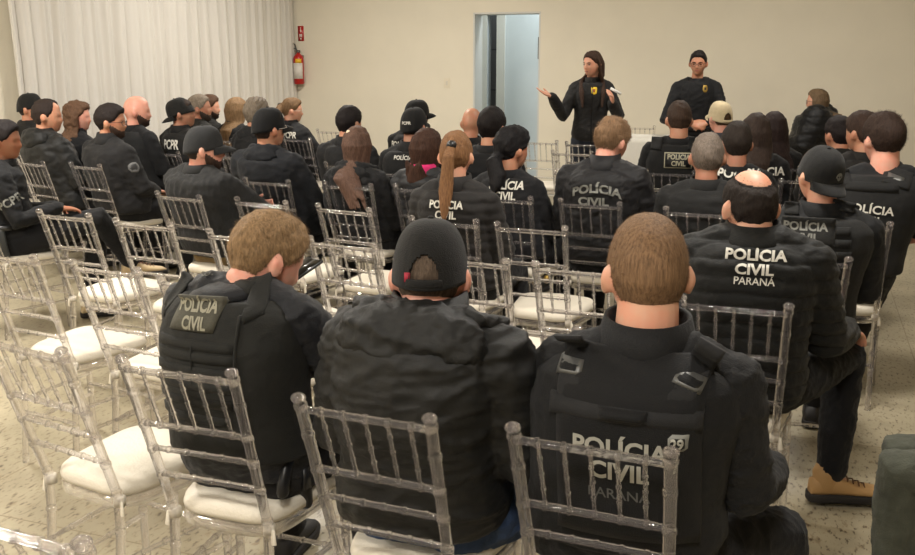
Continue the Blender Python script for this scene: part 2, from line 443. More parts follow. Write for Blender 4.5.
# ---------------------------------------------------------------- clothes and bodies
TORSO = [(-.06, .150, .110), (0, .178, .132), (.14, .180, .132), (.34, .162, .118), (.55, .172, .122), (.74, .186, .124), (.87, .174, .112), (.915, .150, .102), (.955, .112, .088), (1.03, .066, .066)]
def torso_rings(mb, J, grow=0, t0=-.1, t1=1.1, bulk=1.0, n=28, belly=0, neck_grow=0, shw=None, chest=0):
    P0, N = J['pelvis'], J['neck']; rs = []
    sw = J['sw'] / .185
    for t, hw, hd in TORSO:
        if t < t0 or t > t1: continue
        tt = t; c = P0.lerp(N, tt); c = c + Vector((0, -math.sin(PI * min(max(tt, 0), 1)) * J['hunch'], 0))
        k = bulk * (sw * (.35 + .65 * min(1, max(0, t))) + (1 - .35 - .65 * min(1, max(0, t)))) if t < .93 else 1
        hwid = hw * k + grow + (neck_grow if t > .93 else 0); hdep = hd * (bulk if t < .9 else 1) + grow + (neck_grow if t > .93 else 0)
        bel = belly * math.exp(-((t - .28) / .22) ** 2); bust = chest * math.exp(-((t - .68) / .12) ** 2)
        ring = []; e = 2 / 2.5
        for j in range(n):
            a = 2 * PI * j / n; cc, ss = math.cos(a), math.sin(a)
            x = math.copysign(abs(cc) ** e, cc) * hwid; y = math.copysign(abs(ss) ** e, ss) * hdep
            if y > 0: y += (bel + bust) * (ss ** 2)
            x += math.copysign(bel * .4, cc) * abs(cc)
            a_t = J['twist'] * min(1, max(0, t)); x, y = x * math.cos(a_t) - y * math.sin(a_t), x * math.sin(a_t) + y * math.cos(a_t)
            ring.append(Vector((c.x + x, c.y + y, c.z)))
        rs.append(ring)
    mb.rings(rs)
def shoulders(mb, J, grow=0):
    N = J['neck']; S = J['sho']
    for i in (0, 1):
        s = S[i]; mb.limb([N + Vector((0, 0, -.045)), N.lerp(s, .45) + Vector((0, -.004, .004)), s], [.052 + grow, .050 + grow, .052 + grow], n=14)
def upper(J, kind, g=.012, bulk=1, belly=0, chest=0, sleeve='long', hem=-.06):
    mb = MB(); torso_rings(mb, J, g, t0=hem, t1=1.0, bulk=bulk, belly=belly, chest=chest); shoulders(mb, J, g * .8)
    for i in (0, 1):
        s, e, w = J['sho'][i], J['elb'][i], J['wri'][i]; q = J['armk']
        if sleeve == 'long':
            mb.limb([s, s.lerp(e, .5), e, e.lerp(w, .5), w - (w - e).normalized() * .01], [(.055 + g) * q, (.050 + g) * q, (.045 + g) * q, (.039 + g) * q, .030 + g * .8], n=14)
        else:
            mb.limb([s, s.lerp(e, .5), s.lerp(e, .8)], [(.055 + g) * q, (.052 + g) * q, (.052 + g) * q], n=14)
    return mb
def lower(J, g=.012, bulk=1):
    mb = MB(); P = J['pelvis']
    mb.limb([P + Vector((0, .0, .10)), P + Vector((0, 0, .02)), P + Vector((0, .02, -.04))], [((.150 + g) * bulk, (.108 + g)), ((.168 + g) * bulk, .118 + g), ((.150 + g) * bulk, .09 + g)], n=24, up=(1, 0, 0))
    for i in (0, 1):
        h, k, a = J['hip'][i], J['knee'][i], J['ank'][i]
        mb.limb([h, h.lerp(k, .35), h.lerp(k, .75), k, k.lerp(a, .3), k.lerp(a, .7), a + (k - a).normalized() * .03],
                [.088 + g, .084 + g, .066 + g, .060 + g, .056 + g, .050 + g, .046 + g], n=14)
    return mb
def body(J, hyaw, hpitch, hroll, hands, face=1.0):
    mb = MB(); torso_rings(mb, J, -.012, t0=0, t1=.9, bulk=.92)
    N, HC = J['neck'], J['head']; Mh = head_matrix(HC, hyaw, hpitch, hroll)
    u, fs = sph(48, 40); mb.add(xf(Mh, head_dir(u) * J['hs']), fs)
    base = Mh @ Vector((0, -.030, -.055)); mb.limb([N + Vector((0, .005, -.06)), N.lerp(base, .45) + Vector((0, .0, 0)), base], [.062 * J['nk'], .056 * J['nk'], .054 * J['nk']], n=18)
    for sx in (-1, 1):
        A = Matrix.Rotation(math.radians(-24) * sx, 3, 'Z') @ Matrix.Rotation(.18, 3, 'X')
        e = MB(); e.ell((0, 0, 0), (.0085, .019, .032), A, 14, 10); e.ell(Vector((.004 * sx, -.004, .002)), (.009, .012, .02), A, 10, 8)
        arr = (np.array(e.v) + np.array([sx * .080, -.012, -.012])) * J['hs']; mb.add(xf(Mh, arr), e.f)
    for i in (0, 1):
        s, e, w = J['sho'][i], J['elb'][i], J['wri'][i]
        mb.limb([N + Vector((0, 0, -.07)), s, s.lerp(e, .5), e, e.lerp(w, .35), w], [.045, .045, .041, .036, .036, .0235], n=14)
        h, k, a = J['hip'][i], J['knee'][i], J['ank'][i]
        mb.limb([J['pelvis'], h, h.lerp(k, .5), k, k.lerp(a, .35), a], [.08, .078, .068, .052, .05, .036], n=12)
        mb.limb([a, a + J['toe'][i] * .08 + Vector((0, 0, -.045)), a + J['toe'][i] * .15 + Vector((0, 0, -.055))], [.028, .022, .015], n=10)
        d, nn, cu = hands[i]
        if d is not None: hand(mb, w, d, nn, (-1, 1)[i], cu)
    return mb, Mh
def shoe(parent, J, i, mat, sole, boot=.0, laces=None, label=None):
    a = J['ank'][i]; t = J['toe'][i].copy(); t.z = 0; t.normalize(); w = Vector((-t.y, t.x, 0)); fl = a.z - .09
    pr = J.get('footpitch', [0, 0])[i]
    def P(s, y, z):
        q = t * (s * math.cos(pr) - z * math.sin(pr)) + w * y + Vector((0, 0, s * math.sin(pr) + z * math.cos(pr))); return Vector((a.x, a.y, fl)) + q
    S = [(-.075, .020, .045), (-.07, .030, .085), (-.04, .037, .100), (.0, .038, .105), (.045, .040, .088), (.09, .045, .066), (.14, .049, .056), (.18, .043, .048), (.205, .022, .034)]
    m = MB(); rs = []
    for s, hw, hz in S:
        ring = []
        for j in range(16):
            b = 2 * PI * j / 16; cy, cz = math.cos(b), math.sin(b)
            ring.append(P(s, math.copysign(abs(cy) ** .8, cy) * hw, .022 + (hz - .022) * (.5 + .5 * math.copysign(abs(cz) ** .8, cz))))
        rs.append(ring)
    m.rings(rs)
    if boot: m.limb([P(-.02, 0, .06), P(-.018, 0, .09 + boot)], [.042, .048], n=14)
    ob = m.build('shoe', mat, parent)
    if label: ob['label'] = label
    m = MB(); out = []
    O = [(-.082, .012), (-.078, .030), (-.04, .041), (.0, .041), (.05, .043), (.10, .050), (.15, .053), (.19, .044), (.214, .018)]
    loop = [(s, y) for s, y in O] + [(s, -y) for s, y in reversed(O)]
    m.rings([[P(s, y * .97, 0) for s, y in loop], [P(s, y, .008) for s, y in loop], [P(s, y, .024) for s, y in loop], [P(s, y * .93, .03) for s, y in loop]])
    m.build('sole', sole, ob)
    if laces:
        m = MB()
        for k in range(5):
            s = .035 + .022 * k; z = .1 - .009 * k - .0
            m.limb([P(s, -.024, z - .008), P(s + .004, 0, z + .002), P(s, .024, z - .008)], [.0028] * 3, n=6)
            m.limb([P(s, -.024, z - .008), P(s + .02, .024, z - .016)], [.0025] * 2, n=6)
        m.build('laces', laces, ob)
    return ob

def cap_part(parent, Mh, hs, mat, forward=1, brim_mat=None, hole=False, seed=0, style='base', tilt=0, band=None, logo=None):
    """baseball cap, dome + visor + button; forward=-1 worn backwards"""
    nu, nv = (112, 34) if hole else (48, 16); m = MB(); V = []; idx = {}
    Mt = Mh @ Matrix.Rotation(tilt, 4, 'X') @ Matrix.Scale(hs, 4)
    def dome(az, t, g=0):   # t 0 rim .. 1 top ; az 0 = visor side
        z0 = .008 - .034 * (1 - math.cos(az)) / 2 * (1)
        a = t * PI / 2; r = math.cos(a) ** .72 if t < 1 else 0
        rx, ry = .0835 + g, (.107 + g)
        fr = max(0, math.cos(az)); zz = z0 + (.124 + g - z0) * (math.sin(a) ** .92)
        seam = 1 - .016 * max(0, 1 - abs(math.cos(3 * az)) / .10)
        p = Vector((math.sin(az) * rx * r * seam, (math.cos(az) * ry * r * seam) * forward - .006, zz + .008 * fr * math.sin(2 * a)))
        if forward < 0: p.x = -p.x
        return p
    for layer, g in ((0, 0), (1, -.004)):
        for i in range(nv + 1):
            for j in range(nu):
                az = 2 * PI * j / nu
                V.append(Mt @ dome(az, min(i / nv, .985), g))
    N1 = (nv + 1) * nu; fs = []
    def holed(i, j):
        if not hole: return False
        az = 2 * PI * (j + .5) / nu - PI; t = (i + .5) / nv
        return t > .10 and (az / .40) ** 2 + ((t - .10) / .22) ** 2 < 1.0
    for i in range(nv):
        for j in range(nu):
            if holed(i, j): continue
            k = (j + 1) % nu; a, b, c, d = i * nu + j, i * nu + k, (i + 1) * nu + k, (i + 1) * nu + j
            fs.append((a, b, c, d)); fs.append((N1 + a, N1 + d, N1 + c, N1 + b))
    for j in range(nu):
        k = (j + 1) % nu; fs.append((j, N1 + j, N1 + k, k))
    fs.append(tuple(nv * nu + j for j in range(nu)))
    m.add(V, fs); cap = m.build('cap', mat, parent)
    # visor
    m = MB(); rings = []; n = 20
    for side in (1, -1):
        pass
    top = []; bot = []
    for i in range(7):
        q = i / 6; row = []; rb = []
        for j in range(n + 1):
            az = -1.02 + 2.04 * j / n; e = dome(az, .02); s = math.cos(az / 1.02 * PI / 2) ** .55
            p = e + Vector((0, forward * .064 * s * q, -.020 * q * q - .016 * (abs(az) / 1.02) ** 2 * q + .004))
            p.x *= 1 - .05 * q
            row.append(Mt @ p); rb.append(Mt @ (p + Vector((0, 0, -.0035))))
        top.append(row); bot.append(rb)
    vs = [p for r in top for p in r] + [p for r in bot for p in r]; o = 7 * (n + 1); fs = []
    for i in range(6):
        for j in range(n):
            a = i * (n + 1) + j; fs.append((a, a + 1, a + n + 2, a + n + 1)); fs.append((o + a, o + a + n + 1, o + a + n + 2, o + a + 1))
    per = [j for j in range(n + 1)] + [i * (n + 1) + n for i in range(1, 7)] + [6 * (n + 1) + j for j in range(n - 1, -1, -1)] + [i * (n + 1) for i in range(5, 0, -1)]
    for k in range(len(per)): a, b = per[k], per[(k + 1) % len(per)]; fs.append((a, o + a, o + b, b))
    m.add(vs, fs); m.build('visor', brim_mat or mat, cap)
    m = MB(); m.ell(Mt @ Vector((0, -.006, .1255)), (.008, .008, .005), nu=10, nv=6); m.build('button', brim_mat or mat, cap)
    if hole:
        m = MB(); P = [Mt @ dome(PI - .45 + .9 * k / 8, .05, .0015) for k in range(9)]; m.limb(P, [(.0025, .009)] * 9, n=8, up=(0, 1, 0)); m.build('adjuster_strap', brim_mat or mat, cap)
    def spot(az, t):  # world frame on the dome, for logos
        p = Mt @ dome(az, t); a = Mt @ dome(az + .05, t); b = Mt @ dome(az, t + .03)
        return p, (b - p).normalized(), (a - p).normalized()
    return cap, spot, Mt

def spectacles(parent, Mh, hs, mat):
    m = MB(); T = Mh @ Matrix.Scale(hs, 4)
    for sx in (-1, 1):
        P = [T @ Vector((sx * .033 + .024 * math.cos(a), .097 - .010 * abs(math.cos(a)) * (1 if math.cos(a) * sx > 0 else 0), -.010 + .017 * math.sin(a))) for a in np.linspace(0, 2 * PI, 19)]
        m.limb(P, [.0017] * 19, n=6, round_ends=False)
        m.limb([T @ Vector((sx * .057, .090, -.004)), T @ Vector((sx * .076, .065, -.003)), T @ Vector((sx * .082, -.01, -.002))], [.0018] * 3, n=6)
    m.limb([T @ Vector((-.010, .099, -.007)), T @ Vector((.010, .099, -.007))], [.0017] * 2, n=6)
    m.build('spectacles', mat, parent)
def eyes(parent, Mh, hs):
    T = Mh @ Matrix.Scale(hs, 4)
    for sx in (-1, 1):
        m = MB(); m.ell(T @ Vector((sx * .031, .0800, -.008)), (.012, .006, .0045), Mh.to_3x3(), 12, 8); m.build('eye', cached(plain, 'eye_dark', (40, 28, 22), .2), parent)
        m = MB(); m.limb([T @ Vector((sx * .015, .0905, .007)), T @ Vector((sx * .031, .089, .012)), T @ Vector((sx * .046, .079, .008))], [.0028, .0032, .002], n=6); m.build('eyebrow', cached(plain, 'brow_dark', (45, 32, 24), .8), parent)
    m = MB(); m.limb([T @ Vector((-.021, .083, -.069)), T @ Vector((0, .0915, -.068)), T @ Vector((.021, .083, -.069))], [.002, .0045, .002], n=8); m.build('lips', cached(plain, 'lip_tone', (150, 84, 76), .5), parent)

def beard_part(parent, Mh, hs, mat, th=.006, seed=3):
    u, fs = sph(44, 36); p = head_dir(u); az = np.abs(np.arctan2(u[:, 0], u[:, 1]))
    top = np.interp(az, [0, .25, .5, 1.0, 1.35, 1.6], [-.52, -.50, -.54, -.40, -.15, -.10]); g = np.minimum(top - u[:, 2], (1.62 - az) * .6)
    g = np.minimum(g, u[:, 2] + 1.05)
    nrm = p / np.linalg.norm(p, axis=1)[:, None]; t = sstep(g / .12)
    off = np.where(g > 0, t * th + .002 * vnoise(p, (20, 20, 20), seed) * t + .001, -.012)
    m = MB(); m.add(xf(Mh, (p + nrm * off[:, None]) * hs), fs); m.build('beard', mat, parent)

def strands(parent, Mh, hs, style, mat, n, L, seed, tip=.0011):
    """short hairs as slender tapered spikes rooted in the scalp"""
    rng = np.random.RandomState(seed); u = rng.randn(n * 3, 3); u /= np.linalg.norm(u, axis=1)[:, None]
    g = hair_mask(u, style); u = u[(g > .01) | ((style == 'balding') & (g > -.09) & (rng.rand(len(g)) < .12))][:n]; g = hair_mask(u, style)
    p = head_dir(u); nr = p / np.linalg.norm(p, axis=1)[:, None]
    whorl = np.array([.015, -.07, .085]); d = p - whorl; d -= nr * (d * nr).sum(1)[:, None]; d /= np.linalg.norm(d, axis=1)[:, None] + 1e-6
    d[:, 2] -= .35 * (u[:, 2] < .3); j = rng.randn(len(u), 3) * .35
    t = nr * .62 + d * .75 + j; t /= np.linalg.norm(t, axis=1)[:, None]
    ln = L * (.55 + .6 * rng.rand(len(u))) * (.35 + .65 * sstep((u[:, 2] + .55) / .9)) * (.4 + .6 * sstep(g / .2))
    s = np.cross(t, nr); s /= np.linalg.norm(s, axis=1)[:, None] + 1e-6
    root = p + nr * .002
    A = root + s * tip; B = root - s * tip; Q = root + nr * tip * 1.2; E = root + t * ln[:, None]
    V = np.stack([A, B, Q, E], 1).reshape(-1, 3) * hs; V = xf(Mh, V); fs = []
    for k in range(len(u)): o = 4 * k; fs += [(o, o + 1, o + 3), (o + 1, o + 2, o + 3), (o + 2, o, o + 3)]
    m = MB(); m.add(V, fs); o = m.build('hair_strands', mat, parent, False); o['kind'] = 'stuff'; return o
# ---------------------------------------------------------------- people
GROUPC = 'clear chairs in the audience'

class Person: pass
PEOPLE = []

SKINS = {'fair': (205, 158, 132), 'mid': (186, 138, 110), 'tan': (166, 122, 98), 'brown': (150, 104, 78), 'pink': (212, 160, 140)}
def seated(name_short, label, head, chair=None, Y=None, yaw=-23, look=None, pitch=0, roll=0, hs=1.0, sw=.185, nk=1.0, armk=1.0, bulk=1.0,
           belly=.02, chest=0, hunch=.02, twist=0, skin_='fair', top=None, trousers=(30, 30, 33), hair=None, cap=None, vest=None, hood=None, collar=.045,
           vest_top=.96, glasses=None, beard=None, knees=None, ankles=None, wrists=None, elbows=None, hands=None, shoes=(24, 22, 22), seat=True, kids=None, chair_label=None,
           chairoff=(0, 0), hy=-.08, feet=None, seed=None, boots=0, toe=None, dz=0, nup=0, sleeve='long', face=False, hem=-.05, chair_yaw=None, group='people seated in the audience'):
    p = Person(); yw = rad(yaw); p.yaw = yw; seed = seed if seed is not None else int(head[0] * 7 + head[1]) % 9999
    cyaw = rad(chair_yaw) if chair_yaw is not None else yw
    if chair: 
        O = chair_origin(chair[0], chair[1], cyaw); Yw = (O + R2(yw, (0, hy, 0))).y
        if Y: Yw = Y
    else: Yw = Y
    hw = at_depth(head[0], head[1], Yw)
    if not chair: O = V(hw.x, hw.y, 0) - R2(yw, (0, hy, 0)) ; O.z = 0
    p.O = O; p.Y = Yw
    q = R2(-yw, hw - O); ztop = hw.z
    def toloc(w): r = R2(-yw, V(w[0], w[1], w[2]) - O); return r
    p.toloc = toloc
    root = empty('person', O, yw, label, 'person', group); p.root = root
    J = {}; extra = .022 if cap else (.014 if hair else 0)
    J['hs'] = hs; J['nk'] = nk; J['sw'] = sw; J['armk'] = armk; J['hunch'] = hunch; J['twist'] = rad(twist)
    sw *= .87; armk *= .93; J['sw'] = sw; J['armk'] = armk
    J['head'] = V(q.x, q.y, ztop - .112 * hs - extra); lk = rad(look if look is not None else yaw) - yw
    Ra = Matrix.Rotation(lk * .6, 3, 'Z') @ Matrix.Rotation(-rad(pitch) * .7, 3, 'X'); Rb = Matrix.Rotation(lk, 3, 'Z') @ Matrix.Rotation(-rad(pitch), 3, 'X')
    J['neck'] = J['head'] - Ra @ V(0, .018, .052) - Rb @ V(0, .022, .082) + V(0, 0, nup)
    J['pelvis'] = V(0, -.02, .55 + dz)
    S = []; E = []; W = []
    for i, s in enumerate((-1, 1)):
        d = R2(rad(twist), (s * sw, .0, -.080)); S.append(J['neck'] + d)
        e = (elbows or {}).get(i) or V(s * (sw + .065) + J['neck'].x * .5, S[i].y + .07, J['neck'].z - .33); E.append(V(*e))
        w = (wrists or {}).get(i) or V(s * .10 + J['neck'].x * .3, S[i].y + .31, max(.655, J['neck'].z - .40)); W.append(V(*w))
    J['sho'], J['elb'], J['wri'] = S, E, W
    J['hip'] = [V(-.09, -.03, .55), V(.09, -.03, .55)]
    J['knee'] = [V(*((knees or {}).get(0) or (-.15, .42, .545))), V(*((knees or {}).get(1) or (.15, .42, .545)))]
    J['ank'] = [V(*((ankles or {}).get(0) or (-.15, .40, .10))), V(*((ankles or {}).get(1) or (.15, .40, .10)))]
    J['toe'] = [V(*((toe or {}).get(0) or (-.15, 1, 0))).normalized(), V(*((toe or {}).get(1) or (.15, 1, 0))).normalized()]
    p.J = J
    near = Yw < 3.3; mid = Yw < 5.9
    vb = .0065 if near else (.009 if mid else .0115); vg = .0068 if near else (.0105 if mid else .014)
    H_ = []
    for i, s in enumerate((-1, 1)):
        if hands and i in hands: H_.append(hands[i])
        else: H_.append((V(-s * .35, .9, -.12), V(0, -.1, -1), .32))
    mb, Mh = body(J, lk, rad(pitch), rad(roll), H_); p.Mh = Mh
    me = remesh(mb, vb, 2, .45); mkobj('body', me, cached(skin, 'skin_' + skin_, SKINS[skin_]), root)
    # trousers
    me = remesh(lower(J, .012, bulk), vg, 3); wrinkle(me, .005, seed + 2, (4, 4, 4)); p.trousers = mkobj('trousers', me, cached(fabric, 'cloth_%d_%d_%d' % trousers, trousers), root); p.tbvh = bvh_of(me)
    shm = cached(plain, 'leather_%d_%d_%d' % shoes, shoes, .6); sol = cached(plain, 'rubber_sole', (28, 24, 22), .8)
    p.shoes = [shoe(root, J, i, shm, sol, boots, None if shoes[0] < 60 else cached(plain, 'lace_brown', (96, 66, 40), .8)) for i in (0, 1)]
    # top
    t = dict(kind='jacket', rgb=(34, 34, 37), g=.016, quilt=None, amp=.006, weave=260, rough=.8, name=None); t.update(top or {})
    um = upper(J, t['kind'], t['g'], bulk, belly, chest, sleeve, hem)
    me = remesh(um, vg, 3)
    wrinkle(me, t['amp'], seed, t.get('freq', (3.0, 3.0, 6.0)), t['quilt'])
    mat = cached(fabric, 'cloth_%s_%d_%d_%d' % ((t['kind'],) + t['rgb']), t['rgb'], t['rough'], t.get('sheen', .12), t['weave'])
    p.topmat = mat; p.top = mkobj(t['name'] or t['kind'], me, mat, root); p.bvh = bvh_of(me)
    N = J['neck']; base = Mh @ V(0, -.030, -.055)
    if collar:
        m = MB(); ax = (base - N).normalized(); r0 = .070 * nk; n = 26; k1 = collar
        def cr(rx, ry, h, tw=0): return [N + V(rx * math.cos(2 * PI * j / n), ry * math.sin(2 * PI * j / n) + .004, 0) + ax * (h + .006 * math.sin(2 * PI * j / n + tw)) for j in range(n)]
        m.rings([cr(r0 + .004, r0 + .002, -.03), cr(r0, r0, k1), cr(r0 + .008, r0 + .008, k1 + .002), cr(r0 + .018, r0 + .016, k1 * .3), cr(r0 + .035, r0 + .03, -.045), cr(r0 + .004, r0 + .002, -.05)], cap=False)
        cm = remesh(m, .005 if near else .008, 1) if False else m.mesh('collar')
        mkobj('collar', cm, mat if not t.get('collar_rgb') else cached(fabric, 'cloth_collar_%d_%d_%d' % t['collar_rgb'], t['collar_rgb']), p.top)
    if hood:
        hw_, hd_, hh_ = hood; m = MB(); c = N + V(0, -.055 - hd_ * .35, -.035)
        m.ell(c, (hw_, hd_, hh_), None, 22, 14)
        rimp = [c + V(hw_ * .93 * math.sin(a), .02 + (.095 + hd_ * .3) * (1 - math.cos(a)) * .5 * 1.3, .03 + .030 * math.cos(a) - .0 * abs(a)) for a in np.linspace(-2.3, 2.3, 15)]
        m.limb(rimp, [.024] * 15, n=10)
        m.limb([c + V(0, -.01, -hh_ * .5), c + V(0, -hd_ * .4, -hh_ * 1.05)], [(hw_ * .45, hd_ * .6), (hw_ * .25, hd_ * .4)], n=16, up=(1, 0, 0))
        me = remesh(m, vg, 2); wrinkle(me, .009, seed + 31, (4, 4, 7)); mkobj('hood', me, mat, p.top)
    # hair
    if hair:
        style, rgb = hair[0], hair[1]; o = dict(th=.016, L=.018, n=0, len=.30, curl=False)
        if len(hair) > 2: o.update(hair[2])
        hm = cached(hairmat, 'hair_%d_%d_%d' % rgb, rgb)
        sty = style if style in ('balding', 'receding') else 'short'
        if cap and style in ('short',): o['th'] = .003; o['rough'] = .0008
        elif style in ('short', 'balding') and not o['n']: o['n'] = 2600 if mid else 1000; o['tip'] = .0013 if mid else .0018; o['L'] = .016
        vv, fs, u, g = hair_shell(sty, o['th'], seed, *((90, 64) if near else (56, 40)), rough=o.get('rough', .005), curly=o['curl'])
        m = MB(); m.add(xf(Mh, vv * hs), fs)
        if style in ('long', 'ponytail', 'bun', 'curly'):
            hb = Mh @ V(0, -.09, .0); 
            def hp(x, y, z): return Mh @ (V(x, y, z) * hs)
            Ln = o['len']
            if style in ('long', 'curly'):
                wid = o.get('wide', .085); rr = random.Random(seed); bk = o.get('back', 0); ee = N + V(o.get('sway', 0), -.125 - t['g'] - bk, -Ln)
                for k in range(17):
                    az = (-1 + 2 * k / 16) * (PI - (1.5 if style == 'curly' else o.get('open', 1.25))); sx, cy = math.sin(az), -math.cos(az)      # 0 = straight back
                    d1 = head_dir(np.array([[sx * .8, cy * .8, .6], [sx, cy, .02]])); A = V(*d1[0]) * 1.02; B = V(*d1[1]) * 1.05
                    Cc = V(sx * wid * 1.0, cy * .086 - .004, -.10); m.limb([Mh @ (A * hs), Mh @ (B * hs), Mh @ (Cc * hs), N + V(sx * wid * 1.12, min(-.04, cy * .11) - t['g'] * .8 - .012 - bk * .8, -.05), ee + V(sx * wid * .8 + rr.uniform(-.008, .008), .01 * abs(sx), rr.uniform(-.03, .05))],
                        [(.022, .014), (.024, .015), (.025, .017), (.024, .014), (.008, .005)], n=8)
                if style == 'curly':
                    for k in range(46):
                        a = rr.uniform(-1.6, 1.6); z = rr.uniform(-.20, .09); m.ell(hp(-math.sin(a) * .09, -math.cos(a) * .095, z), (.026, .026, .03), None, 8, 6)
            if style == 'ponytail':
                tie = hp(*o.get('tie', (0, -.108, .045))); e = N + V(o.get('sway', 0) * .5, -.105 - t['g'], -.01); e2 = N + V(o.get('sway', 0), -.135 - t['g'], -Ln)
                m.limb([hp(0, -.085, .045), tie, tie + (e - tie) * .25 + Mh.to_3x3() @ V(0, -.03, 0), e, e.lerp(e2, .5), e2], [(a_ * o.get('fat', 1), b_ * o.get('fat', 1)) for a_, b_ in [(.03, .025), (.018, .017), (.028, .024), (.034, .022), (.028, .016), (.006, .004)]], n=14, up=Mh.to_3x3() @ V(1, 0, 0))
            if style == 'bun': m.ell(hp(0, -.12, .02), (.045, .04, .042), None, 14, 10)
            me = remesh(m, .006 if near or mid else .009, 1); co = getco(me); no = getno(me)
            if style == 'curly': co = co + no * (vnoise(co, (16, 16, 16), seed) * .009)[:, None]
            else: co = co + no * (vnoise(co, (17, 17, 2.2), seed) * .0035)[:, None]
            setco(me, co); ho = mkobj('hair', me, hm, root)
            if style == 'ponytail':
                m = MB(); R_ = Mh.to_3x3(); m.limb([tie + R_ @ V(0, .004, 0), tie + R_ @ V(0, -.008, 0)], [(.024, .023)] * 2, n=14); m.build('hair_tie', M_BLACK, ho)
            if o.get('clip'):
                m = MB(); m.ell(hp(*o['clip']), (.016, .010, .014), None, 10, 8); m.build('hair_clip', cached(plain, 'pearl_clip', (215, 200, 170), .3), ho)
        else: ho = m.build('hair', hm, root)
        p.hair = ho
        if o['n']: strands(ho, Mh, hs, sty, hm, o['n'], o['L'], seed, o.get('tip', .0009))
    if cap:
        cm = cached(fabric, 'cap_%d_%d_%d' % cap['rgb'], cap['rgb'], .85, .2, 320, 10, .15)
        p.cap, p.capspot, p.capM = cap_part(root, Mh, hs, cm, cap.get('dir', 1), None, cap.get('hole', False), seed, tilt=rad(cap.get('tilt', 0)))
    if glasses: spectacles(root, Mh, hs, cached(plain, 'rim_%d_%d_%d' % glasses, glasses, .35))
    if face: eyes(root, Mh, hs)
    if beard: beard_part(root, Mh, hs, cached(hairmat, 'hair_%d_%d_%d' % beard, beard))
    if vest:
        m = MB(); torso_rings(m, J, t['g'] + .020, t0=.1, t1=vest_top, bulk=bulk * .99, belly=belly); 
        me = remesh(m, vg, 4); wrinkle(me, .002, seed + 70)
        vm = cached(fabric, 'vest_%d_%d_%d' % vest, vest, .8, .1, 340, 12, .18); p.vestmat = vm
        p.vest = mkobj('vest', me, vm, root); p.vbvh = bvh_of(me)
        # carry both surfaces for things that cross from vest to shoulder
        allv = [v.co.copy() for v in me.vertices] + [v.co.copy() for v in p.top.data.vertices]; o_ = len(me.vertices)
        p.allbvh = BVHTree.FromPolygons(allv, [tuple(f.vertices) for f in me.polygons] + [tuple(i + o_ for i in f.vertices) for f in p.top.data.polygons])
    else: p.allbvh = p.bvh
    PEOPLE.append((root.name, O, name_short))
    if seat:
        cl = chair_label or ('clear acrylic chair occupied by the ' + name_short)
        co = O if chair else O + R2(yw, (chairoff[0], chairoff[1], 0))
        p.chair = put_chair(co, cyaw, cl)
    return p
def px2loc(p, px, py, back=-.20):
    w1 = at_depth(px, py, .3); o = p.toloc(V(0, 0, H)); d = (p.toloc(w1) - o).normalized(); h = p.allbvh.ray_cast(o, d, 12)
    if h[0] is not None: l = h[0]; zc = p.Y * math.cos(PITCH) + (H - l.z) * math.sin(PITCH) - .1; return l.x, l.z, F / zc
    Yb = (p.O + R2(p.yaw, (0, back, 0))).y; w = at_depth(px, py, Yb); l = p.toloc(w); zc = Yb * math.cos(PITCH) + (H - w.z) * math.sin(PITCH)
    return l.x, l.z, F / zc
def write(p, px, py, wpx, cap_px, s, mat, onto='top', parent=None, **k):
    x, z, sc = px2loc(p, px, py); b = bvh_of(onto.data) if not isinstance(onto, str) else {'top': p.bvh, 'vest': getattr(p, 'vbvh', None), 'all': p.allbvh}[onto]
    size = cap_px / sc / .70; vs, _ = textmesh(s, k.get('weight', .02)); tw = max(v[0] for v in vs) - min(v[0] for v in vs); k['wide'] = wpx / sc / (tw * size)
    return lettering(b, BACK(x, z), s, size, mat, parent or (p.top if onto == 'top' else p.vest), **k)
def panel(p, px, py, wpx, hpx, t, mat, name, onto='all', parent=None, rot=0, nx=8, nv=6, lean=0, **k):
    x, z, sc = px2loc(p, px, py); w, h = wpx / sc / 2, hpx / sc / 2; b = p.allbvh if onto == 'all' else (p.vbvh if onto == 'vest' else p.bvh)
    return patch(b, BACK(x, z), [(-h, -w - lean, w - lean), (h, -w + lean, w + lean)], t, mat, name, parent or p.root, nx, nv, rot, **k)
# ---------------------------------------------------------------- the room
RY = rad(-20); C0 = V(-2.22, 13.0, 0)
def room(x, y, z=0): return C0 + R2(RY, (x, y, z))
def to_room(w): return R2(-RY, V(w[0], w[1], 0) - C0)
def s_at(px, depth=0, z=1.64):    # x along the back wall (or a plane `depth` behind it) seen at pixel column px
    lo, hi = -2, 14
    for _ in range(50):
        m_ = (lo + hi) / 2; w = room(m_, depth); zc = w.y * math.cos(PITCH) + (H - z) * math.sin(PITCH)
        if CX + F * w.x / zc < px: lo = m_
        else: hi = m_
    return lo
def z_at(py, x, y=0): w = room(x, y); return H - w.y * math.tan(ang(py))
def rbox(name, x0, x1, y0, y1, z0, z1, mat, parent=None, kind='structure'):
    m = MB(); m.box(((x0 + x1) / 2, (y0 + y1) / 2, (z0 + z1) / 2), ((x1 - x0) / 2, (y1 - y0) / 2, (z1 - z0) / 2))
    o = m.build(name, mat, parent, False)
    if parent is None:
        o.location = C0; o.rotation_euler = (0, 0, RY)
        if kind: o['kind'] = kind
    return o
def wallmat(name, rgb, sc=2.0, var=.03, rough=.7):
    m, n, l, b = nt(name); v = texco(n, l, 1); t = noisetex(n, l, v, sc, 5); c = lin(rgb)
    l.new(ramp(n, l, t.outputs['Fac'], [(.3, tuple(x * (1 - var) for x in c[:3]) + (1,)), (.7, tuple(min(1, x * (1 + var)) for x in c[:3]) + (1,))]), b.inputs['Base Color'])
    t2 = noisetex(n, l, v, 180, 3); bump(n, l, t2.outputs['Fac'], b, .15, .001); b.inputs['Roughness'].default_value = rough
    return m
